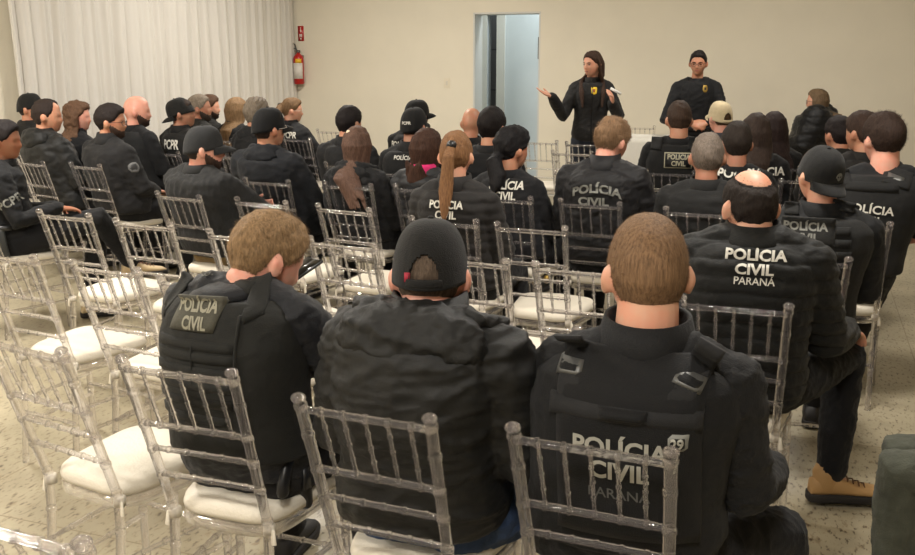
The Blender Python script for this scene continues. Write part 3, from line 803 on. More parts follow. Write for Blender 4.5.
M_WALL = wallmat('cream_wall_paint', (224, 216, 197)); M_CEIL = wallmat('ceiling_paint', (228, 222, 208)); M_TRIM = wallmat('white_trim_paint', (205, 203, 196), rough=.5)
M_BLUE = wallmat('pale_blue_paint', (196, 203, 206))
def floormat():
    m, n, l, b = nt('speckled_granite_floor'); v = texco(n, l, (1, 1, 1))
    n1 = noisetex(n, l, v, 2.2, 6); base = ramp(n, l, n1.outputs['Fac'], [(.3, lin((140, 130, 108))), (.7, lin((172, 162, 137)))])
    mp = n.new('ShaderNodeMapping'); mp.inputs['Rotation'].default_value = (0, 0, .6); mp.inputs['Scale'].default_value = (1, .42, 1); l.new(v, mp.inputs['Vector'])
    n2 = noisetex(n, l, mp.outputs['Vector'], 62, 4, .6); fleck = ramp(n, l, n2.outputs['Fac'], [(.55, (0, 0, 0, 1)), (.66, (1, 1, 1, 1))])
    n3 = noisetex(n, l, mp.outputs['Vector'], 26, 5, .7); pale = ramp(n, l, n3.outputs['Fac'], [(.58, (0, 0, 0, 1)), (.68, (1, 1, 1, 1))])
    m1 = n.new('ShaderNodeMixRGB'); l.new(pale, m1.inputs[0]); l.new(base, m1.inputs[1]); m1.inputs[2].default_value = lin((128, 112, 86))
    m2 = n.new('ShaderNodeMixRGB'); l.new(fleck, m2.inputs[0]); l.new(m1.outputs[0], m2.inputs[1]); m2.inputs[2].default_value = lin((84, 70, 52))
    br = n.new('ShaderNodeTexBrick'); br.inputs['Scale'].default_value = 1; br.offset = 0; br.inputs['Mortar Size'].default_value = .003; br.inputs['Brick Width'].default_value = 1.8; br.inputs['Row Height'].default_value = 1.8
    l.new(v, br.inputs['Vector']); m3 = n.new('ShaderNodeMixRGB'); l.new(br.outputs['Fac'], m3.inputs[0]); l.new(m2.outputs[0], m3.inputs[1]); m3.inputs[2].default_value = lin((120, 106, 82))
    l.new(m3.outputs[0], b.inputs['Base Color']); b.inputs['Roughness'].default_value = .32
    return m
L_BACK, L_SIDE, HC_ = 11.5, 18.5, 3.45
d0, d1 = s_at(473), s_at(540); dz = z_at(12, (d0 + d1) / 2)
WT = .30
rbox('floor', -.3, L_BACK + .3, -L_SIDE, 4.0, -.1, 0, floormat())
rbox('ceiling', -.3, L_BACK + .3, -L_SIDE, 4.0, HC_, HC_ + .1, M_CEIL)
# back wall with the doorway
m = MB()
for a, b_, z0, z1 in ((-.3, d0, 0, HC_), (d1, L_BACK + .3, 0, HC_), (d0, d1, dz, HC_)):
    m.box(((a + b_) / 2, WT / 2, (z0 + z1) / 2), ((b_ - a) / 2, WT / 2, (z1 - z0) / 2))
w = m.build('wall_back', M_WALL, None, False); w.location = C0; w.rotation_euler = (0, 0, RY); tag(w, kind='structure')
rbox('wall_left', -.3, 0, -L_SIDE, 0, 0, HC_, M_WALL)
rbox('wall_right', L_BACK, L_BACK + .3, -L_SIDE, 0, 0, HC_, M_WALL)
rbox('wall_rear', -.3, L_BACK + .3, -L_SIDE - .2, -L_SIDE, 0, HC_, M_WALL)
rbox('baseboard_back', 0, d0 - .0, -.015, 0, 0, .08, M_TRIM); rbox('baseboard_back', d1, L_BACK, -.015, 0, 0, .08, M_TRIM)
# corridor behind
CD = 1.35
rbox('wall_corridor_left', d0 - 1.3, d0 - 1.2, WT, WT + CD, 0, HC_, M_BLUE); rbox('wall_corridor_right', d1 + .9, d1 + 1.0, WT, WT + CD, 0, HC_, M_BLUE)
yb = WT + CD; q0, q1, q2, q3 = s_at(484, yb), s_at(487.5, yb), s_at(497, yb), s_at(507, yb); zb = z_at(15, q1, yb)
m = MB()
for a, b_, z0, z1 in ((d0 - 1.3, q1, 0, HC_), (q2, d1 + 1.0, 0, HC_), (q1, q2, zb, HC_)):
    m.box(((a + b_) / 2, yb + .08, (z0 + z1) / 2), ((b_ - a) / 2, .08, (z1 - z0) / 2))
w = m.build('wall_corridor', M_BLUE, None, False); w.location = C0; w.rotation_euler = (0, 0, RY); tag(w, kind='structure')
rbox('trim_1', q1 - .10, q1, yb - .03, yb, 0, zb + .08, M_TRIM); rbox('trim_2', q2, q2 + .12, yb - .03, yb, 0, zb + .08, M_TRIM); rbox('trim_3', q1 - .10, q2 + .12, yb - .035, yb, zb, zb + .09, M_TRIM)
def tilem():
    m, n, l, b = nt('grey_wall_tiles'); v = texco(n, l, 1); br = n.new('ShaderNodeTexBrick'); br.offset = 0; br.inputs['Scale'].default_value = 1; br.inputs['Brick Width'].default_value = 3; br.inputs['Row Height'].default_value = .6
    mp = n.new('ShaderNodeMapping'); mp.inputs['Rotation'].default_value = (PI / 2, 0, 0); l.new(v, mp.inputs['Vector']); l.new(mp.outputs['Vector'], br.inputs['Vector'])
    br.inputs['Mortar Size'].default_value = .01; br.inputs['Color1'].default_value = lin((118, 120, 118)); br.inputs['Color2'].default_value = lin((108, 110, 108)); br.inputs['Mortar'].default_value = lin((70, 70, 70))
    l.new(br.outputs['Color'], b.inputs['Base Color']); b.inputs['Roughness'].default_value = .3; return m
rbox('wall_washroom', q1 - 1.6, q2 + .8, yb + 1.0, yb + 1.1, 0, HC_, tilem())
# frame of the doorway and door leaf opened into the corridor, standing at right angles
rbox('trim_4', d0, d0 + .02, .0, WT, 0, dz, M_TRIM); rbox('trim_5', d1 - .02, d1, 0, WT, 0, dz, M_TRIM); rbox('trim_6', d0, d1, 0, WT, dz - .02, dz, M_TRIM)
# small dark door closer on the right jamb
cz = z_at(48, d1)
t = rbox('door_stop', d1 - .035, d1 - .02, .02, .07, cz - .13, cz + .13, M_BLACK, None, None)
tag(t, 'small dark bracket fixed high on the right side of the doorway', 'bracket')

# light switch
sx_ = s_at(447); sz_ = z_at(83, sx_)
t = rbox('light_switch', sx_ - .04, sx_ + .04, -.008, 0, sz_ - .06, sz_ + .06, cached(plain, 'switch_cream', (222, 212, 190), .4), None, None)
tag(t, 'small cream light switch plate on the wall left of the doorway', 'light switch')
rbox('switch_rocker', sx_ - .012, sx_ + .012, -.013, -.008, sz_ - .025, sz_ + .025, cached(plain, 'switch_white', (210, 203, 188), .35), t)

# fire extinguisher + sign, on the back wall next to the curtain
ex = s_at(302); ez0, ez1 = z_at(84, ex), z_at(50, ex); er = .068
t = empty('fire_extinguisher', room(ex, -er - .026, ez0), RY, 'red fire extinguisher hanging on the wall at the curtain edge', 'fire extinguisher')
M_RED = cached(plain, 'extinguisher_red', (176, 22, 20), .3); hgt = ez1 - ez0
m = MB(); rs = []
for z, r in ((0, .8), (.01, 1), (hgt * .72, 1), (hgt * .80, .93), (hgt * .86, .62), (hgt * .89, .35), (hgt * .93, .3)):
    rs.append([V(er * r * math.cos(2 * PI * j / 24), er * r * math.sin(2 * PI * j / 24), z) for j in range(24)])
m.rings(rs); m.build('cylinder_body', M_RED, t)
m = MB(); m.rings([[V((er + .0015) * math.cos(a), (er + .0015) * math.sin(a), z) for a in np.linspace(-2.9, -.25, 16)] + [V((er - .002) * math.cos(a), (er - .002) * math.sin(a), z) for a in np.linspace(-.25, -2.9, 16)] for z in (hgt * .16, hgt * .62)])
lab_ = m.build('label_band', cached(plain, 'label_white', (214, 208, 200), .5), t)
m = MB(); m.rings([[V((er + .003) * math.cos(a), (er + .003) * math.sin(a), z) for a in np.linspace(-1.7, -.5, 10)] + [V((er - .002) * math.cos(a), (er - .002) * math.sin(a), z) for a in np.linspace(-.5, -1.7, 10)] for z in (hgt * .62, hgt * .74)]); m.build('yellow_tag', cached(plain, 'label_yellow', (226, 178, 40), .5), t)
m = MB(); m.box((0, 0, hgt * .95), (.02, .02, .02)); m.limb([(-.01, -.0, hgt * .98), (-.06, -.0, hgt * 1.05)], [.008, .007], n=8); m.limb([(-.01, 0, hgt * .96), (-.055, 0, hgt * .97)], [.006, .006], n=8); m.build('valve_handle', M_METAL, t)
m = MB(); m.limb([(-.02, 0, hgt * .96), (-.045, 0, hgt * 1.16), (-.085, 0, hgt * 1.22), (-.10, 0, hgt * 1.05), (-.085, -.0, hgt * .6), (-.08, 0, hgt * .3)], [.009] * 6, n=8); m.build('hose', M_BLACK, t)
m = MB(); m.box((0, er + .008, hgt * .8), (.03, .012, .02)); m.build('wall_bracket', M_BLACK, t)
sz0, sz1 = z_at(41, ex), z_at(26, ex)
t = empty('extinguisher_sign', room(ex, -.006, (sz0 + sz1) / 2), RY, 'small red sign with white symbols above the fire extinguisher', 'sign')
hh = (sz1 - sz0) / 2; hw_ = .042
m = MB(); m.box((0, .002, 0), (hw_, .003, hh)); m.build('sign_board', M_RED, t)
m = MB()
m.box((0, -.002, hh * .55), (.005, .001, hh * .28)); m.add([(-.016, -.002, hh * .42), (.016, -.002, hh * .42), (0, -.002, hh * .1)], [(0, 1, 2)])
m.box((0, -.002, -hh * .2), (.020, .001, hh * .12)); m.box((-.012, -.002, -hh * .42), (.007, .001, hh * .07)); m.box((.012, -.002, -hh * .42), (.007, .001, hh * .07)); m.add([(-.014, -.002, -hh * .62), (.014, -.002, -hh * .62), (0, -.002, -hh * .9)], [(0, 1, 2)])
m.build('white_symbols', cached(plain, 'label_white', (214, 208, 200), .5), t, False)

# curtain along the left wall (room x ~ 0.1..), from the corner back to where the photo ends it
def curtain():
    # end of the curtain at column 13 of the photo
    t_end = 0
    for k in range(2000):
        y = -k * .005; w_ = room(.08, y); zc = w_.y * math.cos(PITCH) + .0
        if CX + F * w_.x / zc < 13.5: t_end = y; break
    rr = random.Random(3); N_ = 620; ys = np.linspace(-.05, t_end, N_); ph = 0; pts = []
    f1 = np.cumsum(.55 + .9 * np.abs(vnoise(np.stack([ys * 2.1, ys * 0, ys * 0], 1), (1, 1, 1), 4))); f1 = f1 / f1[-1] * abs(t_end) / .20 * 2 * PI
    amp = .032 + .022 * vnoise(np.stack([ys * 1.3, ys * 0, ys * 0], 1), (1, 1, 1), 8)
    prof = amp * np.sin(f1) + .010 * np.sin(f1 * 2.3 + 1)
    m = MB(); rows = []
    for z in (.03, .8, 1.6, 2.4, HC_ - .02):
        k = .8 + .2 * z / HC_; row = [V(.075 + .8 * prof[i] * (1.15 - .35 * z / HC_) + .008 * math.sin(z * 2 + i * .05), ys[i] + .010 * math.sin(z * 1.7 + i * .03), z) for i in range(N_)]
        rows.append(row)
    m.rings(rows, cap=False, closed=False)
    mt, n, l, b = nt('cream_curtain_cloth'); b.inputs['Base Color'].default_value = lin((210, 205, 196)); b.inputs['Roughness'].default_value = .9; b.inputs['Sheen Weight'].default_value = .2
    v = texco(n, l, (400, 400, 400)); tt = noisetex(n, l, v, 1, 2); bump(n, l, tt.outputs['Fac'], b, .2, .001)
    root = empty('curtain', C0, RY, 'long cream floor-length curtain hanging in folds along the left wall', 'curtain')
    o = m.build('drape', mt, root); sm = o.modifiers.new('thickness', 'SOLIDIFY'); sm.thickness = .003
    m = MB(); m.limb([(.075, -.05, HC_ - .02), (.075, t_end, HC_ - .02)], [.014, .014], n=8); m.build('curtain_rail', M_TRIM, root)
curtain()

# ---------------------------------------------------------------- the audience, front of the photo first
BK = (27, 27, 29)
HAIR_BLOND, HAIR_BROWN, HAIR_DK, HAIR_BLACK, HAIR_GREY = (146, 118, 86), (92, 66, 46), (52, 38, 30), (24, 20, 19), (120, 108, 98)
PC = 'POL\u00cdCIA\nCIVIL'; PAR = 'PARAN\u00c1'; POL = 'POL\u00cdCIA'

# 1 man in a tactical vest, looking down to the right
p = seated('blond man in the tactical vest', 'blond seated person in black tactical vest looking down at a phone, front row left', (266, 209), (178, 373), look=-54, pitch=24, nup=.055, hs=1.04, yaw=-20,
    sw=.205, armk=1.12, bulk=.99, nk=.92, hunch=.05, twist=-4, top=dict(kind='shirt', rgb=(24, 26, 34), g=.010, amp=.005, rough=.6, sheen=.3), trousers=(38, 36, 36), hair=('short', HAIR_BLOND, dict(th=.014, n=7000, L=.022, tip=.0008)), vest=(42, 42, 38),
    collar=.02, skin_='pink', wrists={0: V(.05, .32, .74), 1: V(.22, .36, .76)}, elbows={1: V(.30, .08, .76)}, hy=.0, hands={1: (V(-.25, .9, .35), V(-.7, .2, .5), .5)}, hem=-.0)
vest1 = p
pn = panel(p, 197, 313, 54, 33, .010, cached(fabric, 'patch_olive', (70, 68, 58), .7), 'name_patch', 'vest', p.vest, rot=.03, lean=.012)
write(p, 197, 314, 46, 12, PC, cached(plain, 'print_olive_light', (142, 138, 120), .7), pn, p.vest, off=.002, rot=.03, weight=.035)
for k, (py, ww, px) in enumerate(((284, 60, 206), (345, 92, 192), (357, 94, 191), (371, 95, 190), (385, 95, 190), (401, 94, 190), (417, 92, 190))):
    panel(p, px, py, ww, 9.0, .006, p.vestmat, 'webbing_strip', 'vest', p.vest, nx=12, nv=2)
panel(p, 192, 368, 2, 44, .007, p.vestmat, 'webbing_strip', 'vest', p.vest, nx=2, nv=6); panel(p, 236, 368, 3, 96, .010, p.vestmat, 'vest_edge', 'vest', p.vest, nx=2, nv=8)
panel(p, 244, 287, 26, 12, .016, p.vestmat, 'grab_flap', 'all', p.vest, nx=6, nv=4)
panel(p, 178, 292, 17, 34, .012, p.vestmat, 'shoulder_strap', 'all', p.vest, rot=-.35); panel(p, 260, 296, 17, 36, .012, p.vestmat, 'shoulder_strap', 'all', p.vest, rot=.45)
write(p, 214, 271, 12, 4, 'GST', M_GREY_PRINT, 'all', p.vest, off=.012)
panel(p, 214, 271, 13, 5, .005, M_GREY_PRINT, 'tag_frame', 'all', p.vest, nx=3, nv=2) if False else None
# sleeve print
x, z, sc = px2loc(p, 318, 312, 0); fr = frame((1.2, p.J['sho'][1].y + .10, z), (-.35, 1, 0), (-1, -.35, 0)); lettering(p.bvh, (fr[0], fr[1], V(0, 0, 1), fr[3]), 'POL', .055, M_WHITE_PRINT, p.top, off=.004)
# holstered pistol on the right hip
hp_ = at_depth(294, 464, p.O.y - .13)
t = empty('holstered_pistol', hp_, p.yaw, 'black pistol in a belt holster at the hip of the blond man in the vest', 'pistol')
m = MB(); m.limb([(.0, .03, .0), (-.002, .05, -.06), (.0, .06, -.14)], [(.020, .030), (.019, .028), (.016, .022)], n=14, up=(1, 0, 0)); m.build('holster', M_BLACK, t)
m = MB(); m.limb([(.0, .035, .015), (0, .0, .035), (0, -.035, .015), (0, -.06, -.035), (0, -.063, -.055)], [(.014, .020), (.014, .018), (.014, .018), (.015, .021), (.015, .021)], n=12, up=(1, 0, 0)); m.build('grip', M_BLACK, t)
m = MB(); m.box((0, .055, .03), (.013, .055, .012)); m.build('slide', cached(plain, 'gun_slide', (40, 40, 40), .35), t)
m = MB(); m.box((-.02, .03, -.01), (.012, .03, .035)); m.box((.018, .03, -.05), (.006, .016, .03)); m.build('belt_clip', M_BLACK, t)
# phone in his hand
ph = at_depth(299, 271, p.Y + .42)
t = empty('mobile_phone', ph, rad(-40), 'black mobile phone held low by the blond man looking down', 'phone')
m = MB(); m.box((0, 0, 0), (.037, .073, .0042), Matrix.Rotation(.35, 3, 'X')); m.build('phone_case', M_BLACK, t)
m = MB(); m.box((0, -.0015, .0042), (.034, .069, .0008), Matrix.Rotation(.35, 3, 'X')); m.build('phone_screen', cached(plain, 'phone_glass', (12, 12, 14), .1), t)

# 2 man in cap and hooded rain jacket
p = seated('man in the black cap and hooded jacket', 'seated person in black cap and dark hooded rain jacket with blue jeans, front row middle', (430, 215), (364, 416), look=-6, pitch=10, hs=1.04, nup=.045,
    sw=.205, armk=1.18, bulk=1.06, hunch=.03, belly=.02, top=dict(kind='jacket', rgb=(37, 37, 36), g=.022, amp=.0085, freq=(1.5, 1.5, 6.5), rough=.45, sheen=.05, weave=500), trousers=(44, 62, 92), hair=('short', (88, 74, 62), dict(th=.006)),
    cap=dict(rgb=(36, 35, 34), hole=True, tilt=2), collar=.06, hood=(.185, .06, .085), skin_='pink', knees={0: (-.2, .40, .53), 1: (.33, .36, .56)}, ankles={1: (.35, .40, .1)}, hem=-.0, nk=1.1)
mt = p.capM
m = MB(); m.box(mt @ V(-.036, -.1015, .002), (.006, .0015, .010), mt.to_3x3()); m.build('red_tag', cached(plain, 'tag_red', (150, 30, 50), .7), p.cap)

# 3 man with cropped hair, black plate carrier number 29
p = seated('man in the vest numbered 29', 'seated person with cropped light brown hair in black vest marked 29, front row right', (650, 210), (590, 448), look=-2, hs=1.07,
    sw=.205, armk=1.08, bulk=1.1, nk=1.18, hunch=.02, top=dict(kind='jacket', rgb=(25, 25, 27), g=.014, amp=.007, rough=.75), trousers=(24, 24, 27), hair=('short', (126, 98, 72), dict(th=.008, n=11000, L=.009, rough=.001, tip=.0008)), vest=(20, 20, 22), collar=.050,
    knees={0: (-.18, .40, .53), 1: (.33, .28, .50)}, ankles={1: (.34, .40, .1)}, wrists={1: (.30, .30, .66)}, skin_='fair')
bp3 = panel(p, 625, 455, 140, 190, .016, p.vestmat, 'back_panel', 'all', p.vest, nx=16, nv=16)
write(p, 620, 459, 93, 18, PC, cached(plain, 'print_29', (150, 148, 138), .7), bp3, p.vest, off=.002, weight=.03)
write(p, 620, 492, 60, 11, PAR, M_DIM_PRINT, bp3, p.vest, off=.002, weight=.01)
pn = panel(p, 679, 441, 20, 19, .022, M_GREY_PRINT, 'number_badge', 'all', p.vest, nx=4, nv=4); bf = panel(p, 679, 441, 17.5, 16.5, .024, p.vestmat, 'number_badge_face', 'all', p.vest, nx=4, nv=4)
write(p, 679, 441, 12, 10, '29', cached(plain, 'print_29', (150, 148, 138), .7), bf, p.vest, off=.002, weight=.03)
for px, py, rot in ((572, 370, .10), (696, 372, -.45)):
    panel(p, px, py, 27, 74, .012, cached(fabric, 'strap_grey', (40, 40, 42), .7, .1, 500), 'shoulder_strap', 'all', p.vest, rot=rot, nv=10)
for px, py, rot in ((571, 365, .08), (690, 380, -.35)):
    panel(p, px, py, 29, 13, .018, M_METAL, 'buckle', 'all', p.vest, rot=rot, nx=5, nv=3); panel(p, px, py, 24, 8, .0195, p.vestmat, 'buckle_core', 'all', p.vest, rot=rot, nx=5, nv=3)
panel(p, 622, 414, 150, 20, .020, cached(fabric, 'strap_grey', (40, 40, 42), .7, .1, 500), 'yoke_band', 'all', p.vest, nx=18, nv=3)
panel(p, 624, 413, 48, 12, .032, p.vestmat, 'drag_handle', 'all', p.vest, nx=8, nv=3)

# 4 man with bald crown and quilted jacket
p = seated('man with the bald crown in the quilted jacket', 'seated person with bald crown in quilted black jacket and tan boots, right of centre', (753, 166), (734, 308), yaw=-20, look=4, pitch=6, hs=1.04, nup=.045,
    sw=.200, armk=1.12, bulk=1.12, belly=.03, nk=1.1, top=dict(kind='jacket', rgb=(33, 34, 33), g=.022, amp=.004, quilt=.052, rough=.7), trousers=(22, 22, 26), hair=('balding', (40, 32, 28), dict(th=.010, n=5000, L=.010)), collar=.045,
    knees={0: (-.15, .40, .53), 1: (.37, .45, .56)}, ankles={1: (.35, .36, .11)}, toe={1: (1, .35, 0)}, wrists={1: V(.355, .35, .685)}, elbows={1: V(.28, .06, .73)}, hands={1: (V(.35, .85, -.30), V(-.1, -.4, -1), .4)}, shoes=(166, 130, 84), boots=.02, skin_='fair', hem=-.09)
write(p, 755, 262, 58, 9.5, PC, M_WHITE_PRINT, weight=.035, off=.012); write(p, 754, 281, 38, 7, PAR, M_WHITE_PRINT, off=.012, weight=.01)

# 5 black-jacket man, light brown hair, head bowed (behind the cropped man)
p = seated('man with tousled hair and arched jacket lettering', 'seated person with tousled light brown hair, arched grey lettering on black jacket', (613, 117), (590, 205.5), look=-48, pitch=14, roll=2, hs=1.02,
    sw=.205, armk=1.15, bulk=1.1, top=dict(kind='jacket', rgb=(36, 35, 38), g=.020, amp=.008, rough=.6), hair=('short', (132, 104, 78), dict(th=.022, n=4500, L=.032, rough=.013, tip=.0012)), collar=.06, skin_='pink', hy=-.02)
write(p, 596, 189, 50, 8, POL, M_GREY_PRINT, arc=1.6, weight=.04); write(p, 593, 202, 31, 7.5, 'CIVIL', M_GREY_PRINT, weight=.04)

# 6 grey-haired man, dark jacket
p = seated('grey-haired man right of the arched-lettering jacket', 'seated person with short grey hair and plain dark shirt, head framed by two neighbours', (709, 131), (698, 214), look=-14, hs=1.05, sw=.205, armk=1.12, bulk=1.1,
    top=dict(kind='jacket', rgb=(38, 38, 38), g=.012, amp=.004), hair=('short', HAIR_GREY, dict(th=.009, n=2500, L=.012)), collar=.035, skin_='tan')

# 7 backward skull cap
p = seated('man in the backward skull cap', 'seated person in backward black cap with skull emblem, vest marked 41', (822, 142), (803, 262), yaw=-16, look=12, hs=.97, sw=.20, armk=1.1, bulk=1.08, hy=-.02,
    top=dict(kind='jacket', rgb=(30, 31, 33), g=.014, amp=.006), hair=('short', HAIR_DK, dict(th=.006)), cap=dict(rgb=(34, 34, 34), dir=-1, tilt=22), vest=(36, 36, 35), collar=.04, skin_='fair',
    knees={1: (.22, .35, .54)}, wrists={1: (.2, .3, .66)})
x, z, sc = px2loc(p, 812, 222)
pn = panel(p, 808, 232, 50, 28, .010, cached(fabric, 'patch_dark', (50, 50, 48), .8), 'name_patch', 'vest', p.vest)
write(p, 805, 232, 41, 7.5, PC, M_GREY_PRINT, pn, p.vest, off=.002, weight=.035)
panel(p, 829, 213, 13, 8, .018, M_GREY_PRINT, 'number_badge', 'all', p.vest, nx=3, nv=3); bf = panel(p, 829, 213, 11, 6.4, .0195, p.vestmat, 'number_badge_face', 'all', p.vest, nx=3, nv=3); write(p, 829, 213, 8, 5, '41', M_GREY_PRINT, bf, p.vest, off=.002)
for py in (232, 244, 256): panel(p, 843, py, 15, 8, .010, p.vestmat, 'webbing_strip', 'vest', p.vest, nx=4, nv=2)
panel(p, 843, 205, 22, 10, .014, p.vestmat, 'shoulder_strap', 'all', p.vest, rot=-.2); panel(p, 792, 208, 14, 12, .014, p.vestmat, 'shoulder_strap', 'all', p.vest)
# skull emblem (generic) on the dome
mt = p.capM; m = MB(); q = lambda x, z: mt @ V(x, -.1105 + .10 * (z - .03) ** 1 * .35 - .004, z)
def cap_pt(x, z):
    cb = bvh_of(p.cap.data); o_ = mt @ V(x, -.4, z); d_ = (mt.to_3x3() @ V(0, 1, 0)).normalized(); h_ = cb.ray_cast(o_, d_, 1); return (h_[0] - d_ * .003) if h_[0] is not None else mt @ V(x, -.105, z)
def capdecal(shape, name, mat, lift=0):
    pts = [cap_pt(x, z) - (mt.to_3x3() @ V(0, 1, 0)) * lift for x, z in shape]; c = sum(pts, V(0, 0, 0)) / len(pts); m = MB(); m.add([c] + pts, [(0, i + 1, (i + 1) % len(pts) + 1) for i in range(len(pts))]); return m.build(name, mat, p.cap, False)
kx, kz = .012, .050
capdecal([(kx + .0150 * math.cos(a) * (1 if math.sin(a) > -.4 else .62), kz + .0165 * math.sin(a)) for a in np.linspace(0, 2 * PI, 22)[:-1]], 'skull_emblem', M_GREY_PRINT)
for ox in (-.0055, .0055): capdecal([(kx + ox + .0038 * math.cos(a), kz + .0005 + .0042 * math.sin(a)) for a in np.linspace(0, 2 * PI, 9)[:-1]], 'skull_eye', M_BLACK, .0012)

# 8 tall man with vest at the right
p = seated('tall man in the vest at the right edge', 'large seated person with thick brown hair in black vest at right edge', (886, 111), (852, 226), Y=4.55, yaw=-20, look=8, hs=1.06, sw=.215, armk=1.1, bulk=1.12, nk=1.15,
    top=dict(kind='shirt', rgb=(26, 27, 30), g=.012, amp=.005), hair=('short', (50, 36, 29), dict(th=.018, n=3500, L=.026, rough=.006, tip=.0012)), vest=(34, 34, 34), collar=.0, skin_='pink', sleeve='short', knees={1: (.2, .38, .56), 0: (-.15, .40, .55)}, ankles={1: (.02, .06, .11), 0: (-.2, .30, .1)},
    boots=.10, dz=.02, hem=-.05)
write(p, 868, 215, 45, 8, PC, M_WHITE_PRINT, 'vest', off=.006, weight=.02, rot=-.08)
panel(p, 898, 178, 26, 16, .012, p.vestmat, 'shoulder_strap', 'all', p.vest, rot=-.3); panel(p, 838, 178, 24, 14, .012, p.vestmat, 'shoulder_strap', 'all', p.vest, rot=.3); panel(p, 866, 187, 60, 9, .010, p.vestmat, 'yoke_band', 'all', p.vest, nx=10, nv=2)
panel(p, 896, 178, 15, 5, .017, M_METAL, 'buckle', 'all', p.vest, rot=-.3, nx=4, nv=2)

# ---- middle rows
# 9 ponytail woman, quilted jacket
p = seated('woman with the highlighted ponytail', 'seated person with highlighted brown ponytail and quilted jacket lettered in white', (456, 130), (444, 223.5), yaw=-18, look=-12, hs=.98, sw=.175, armk=1.0, bulk=1.02,
    top=dict(kind='jacket', rgb=(50, 47, 46), g=.022, amp=.004, quilt=.05, rough=.75), hair=('ponytail', (128, 92, 62), dict(th=.014, len=.16, tie=(0, -.100, .062))), collar=.05, skin_='fair')
write(p, 446, 210, 35, 7.5, PC, M_WHITE_PRINT, weight=.03, off=.012)
# 10 black haired woman
p = seated('woman with wavy black hair', 'seated person with long wavy black hair and black jacket lettered in white', (513, 127), (503, 200), yaw=-22, look=-55, hs=.98, sw=.175, hy=0,
    top=dict(kind='jacket', rgb=(36, 36, 40), g=.016, amp=.006, rough=.8), hair=('ponytail', (22, 20, 22), dict(th=.030, len=.10, tie=(0, -.105, -.03), rough=.012, sway=-.03, fat=1.7)), collar=.03, skin_='mid')
write(p, 505, 191, 35, 7.5, PC, M_WHITE_PRINT, weight=.03, off=.006)
# her belt badge
bp = at_depth(547, 279, (p.O + R2(p.yaw, (0, -.15, 0))).y)
t = empty('belt_badge', bp, p.yaw, 'round gold police badge on the belt of the black-haired woman', 'badge'); m = MB(); m.limb([(0, .004, 0), (0, -.004, 0)], [(.028, .036)] * 2, n=16, up=(1, 0, 0), round_ends=False); m.build('badge_leather', M_BLACK, t); m = MB(); m.limb([(0, -.003, 0), (0, -.008, 0)], [(.019, .026)] * 2, n=12, up=(1, 0, 0)); m.build('badge_shield', cached(plain, 'badge_gold', (170, 140, 70), .35, .7), t)
# 11 pink collar
p = seated('woman with the pink collar', 'seated person with brown hair, black puffer jacket and bright pink collar', (427, 128), (420, 190), look=-45, hs=.96, sw=.165, top=dict(kind='jacket', rgb=(46, 46, 48), g=.022, amp=.006, quilt=.06, rough=.55, collar_rgb=(196, 40, 100)), hair=('long', (66, 44, 34), dict(th=.020, len=-.05, wide=.055, back=-.01)), collar=.05, skin_='fair')
# 12 long straight hair, clip, hooded jacket
p = seated('woman with long hair and pale clip', 'seated person with long brown hair held by a pale clip, black hooded jacket', (357, 125), (348, 187), look=-16, hs=.97, sw=.18, top=dict(kind='jacket', rgb=(28, 28, 30), g=.020, amp=.007), hair=('long', (96, 72, 60), dict(th=.014, len=.20, wide=.06, sway=.12, back=.06, open=1.6, clip=(-.03, -.07, .085))), collar=.03, hood=(.13, .045, .06), skin_='fair')
write(p, 358, 192, 30, 5.5, PC, M_DIM_PRINT, weight=.02, off=.006)
# 13 hoodie man with dark cap
p = seated('man in the navy hoodie and cap', 'seated person in dark knit cap with visor and navy hooded sweatshirt', (268, 106), (267, 183), look=-48, pitch=-6, hs=1.05, sw=.21, armk=1.18, bulk=1.14, top=dict(kind='sweatshirt', rgb=(28, 31, 38), g=.020, amp=.006), hair=('short', HAIR_DK, dict(th=.006)), cap=dict(rgb=(24, 24, 26), tilt=-6), hood=(.125, .05, .06), collar=.03, skin_='mid', glasses=(200, 190, 180))
# 14 grey cap bearded man
p = seated('bearded man in the grey cap', 'bearded seated person in charcoal baseball cap and grey-black shirt, arms crossed', (203, 124), (179, 198), yaw=-30, look=-78, pitch=0, nup=.025, hs=1.05, sw=.21, armk=1.15, bulk=1.15, belly=.03, top=dict(kind='shirt', rgb=(46, 46, 46), g=.014, amp=.006, freq=(6, 6, 3)), trousers=(120, 100, 66), hair=('short', (50, 40, 34), dict(th=.005)), cap=dict(rgb=(60, 61, 63)), beard=(66, 50, 42),
    collar=.03, skin_='pink', wrists={0: V(.10, .17, .80), 1: V(-.06, .20, .78)}, elbows={0: V(-.26, .08, .76), 1: V(.27, .10, .76)}, hands={0: (V(.9, .1, .1), V(0, -1, 0), .3), 1: (V(-.9, .1, .1), V(0, -1, 0), .3)})
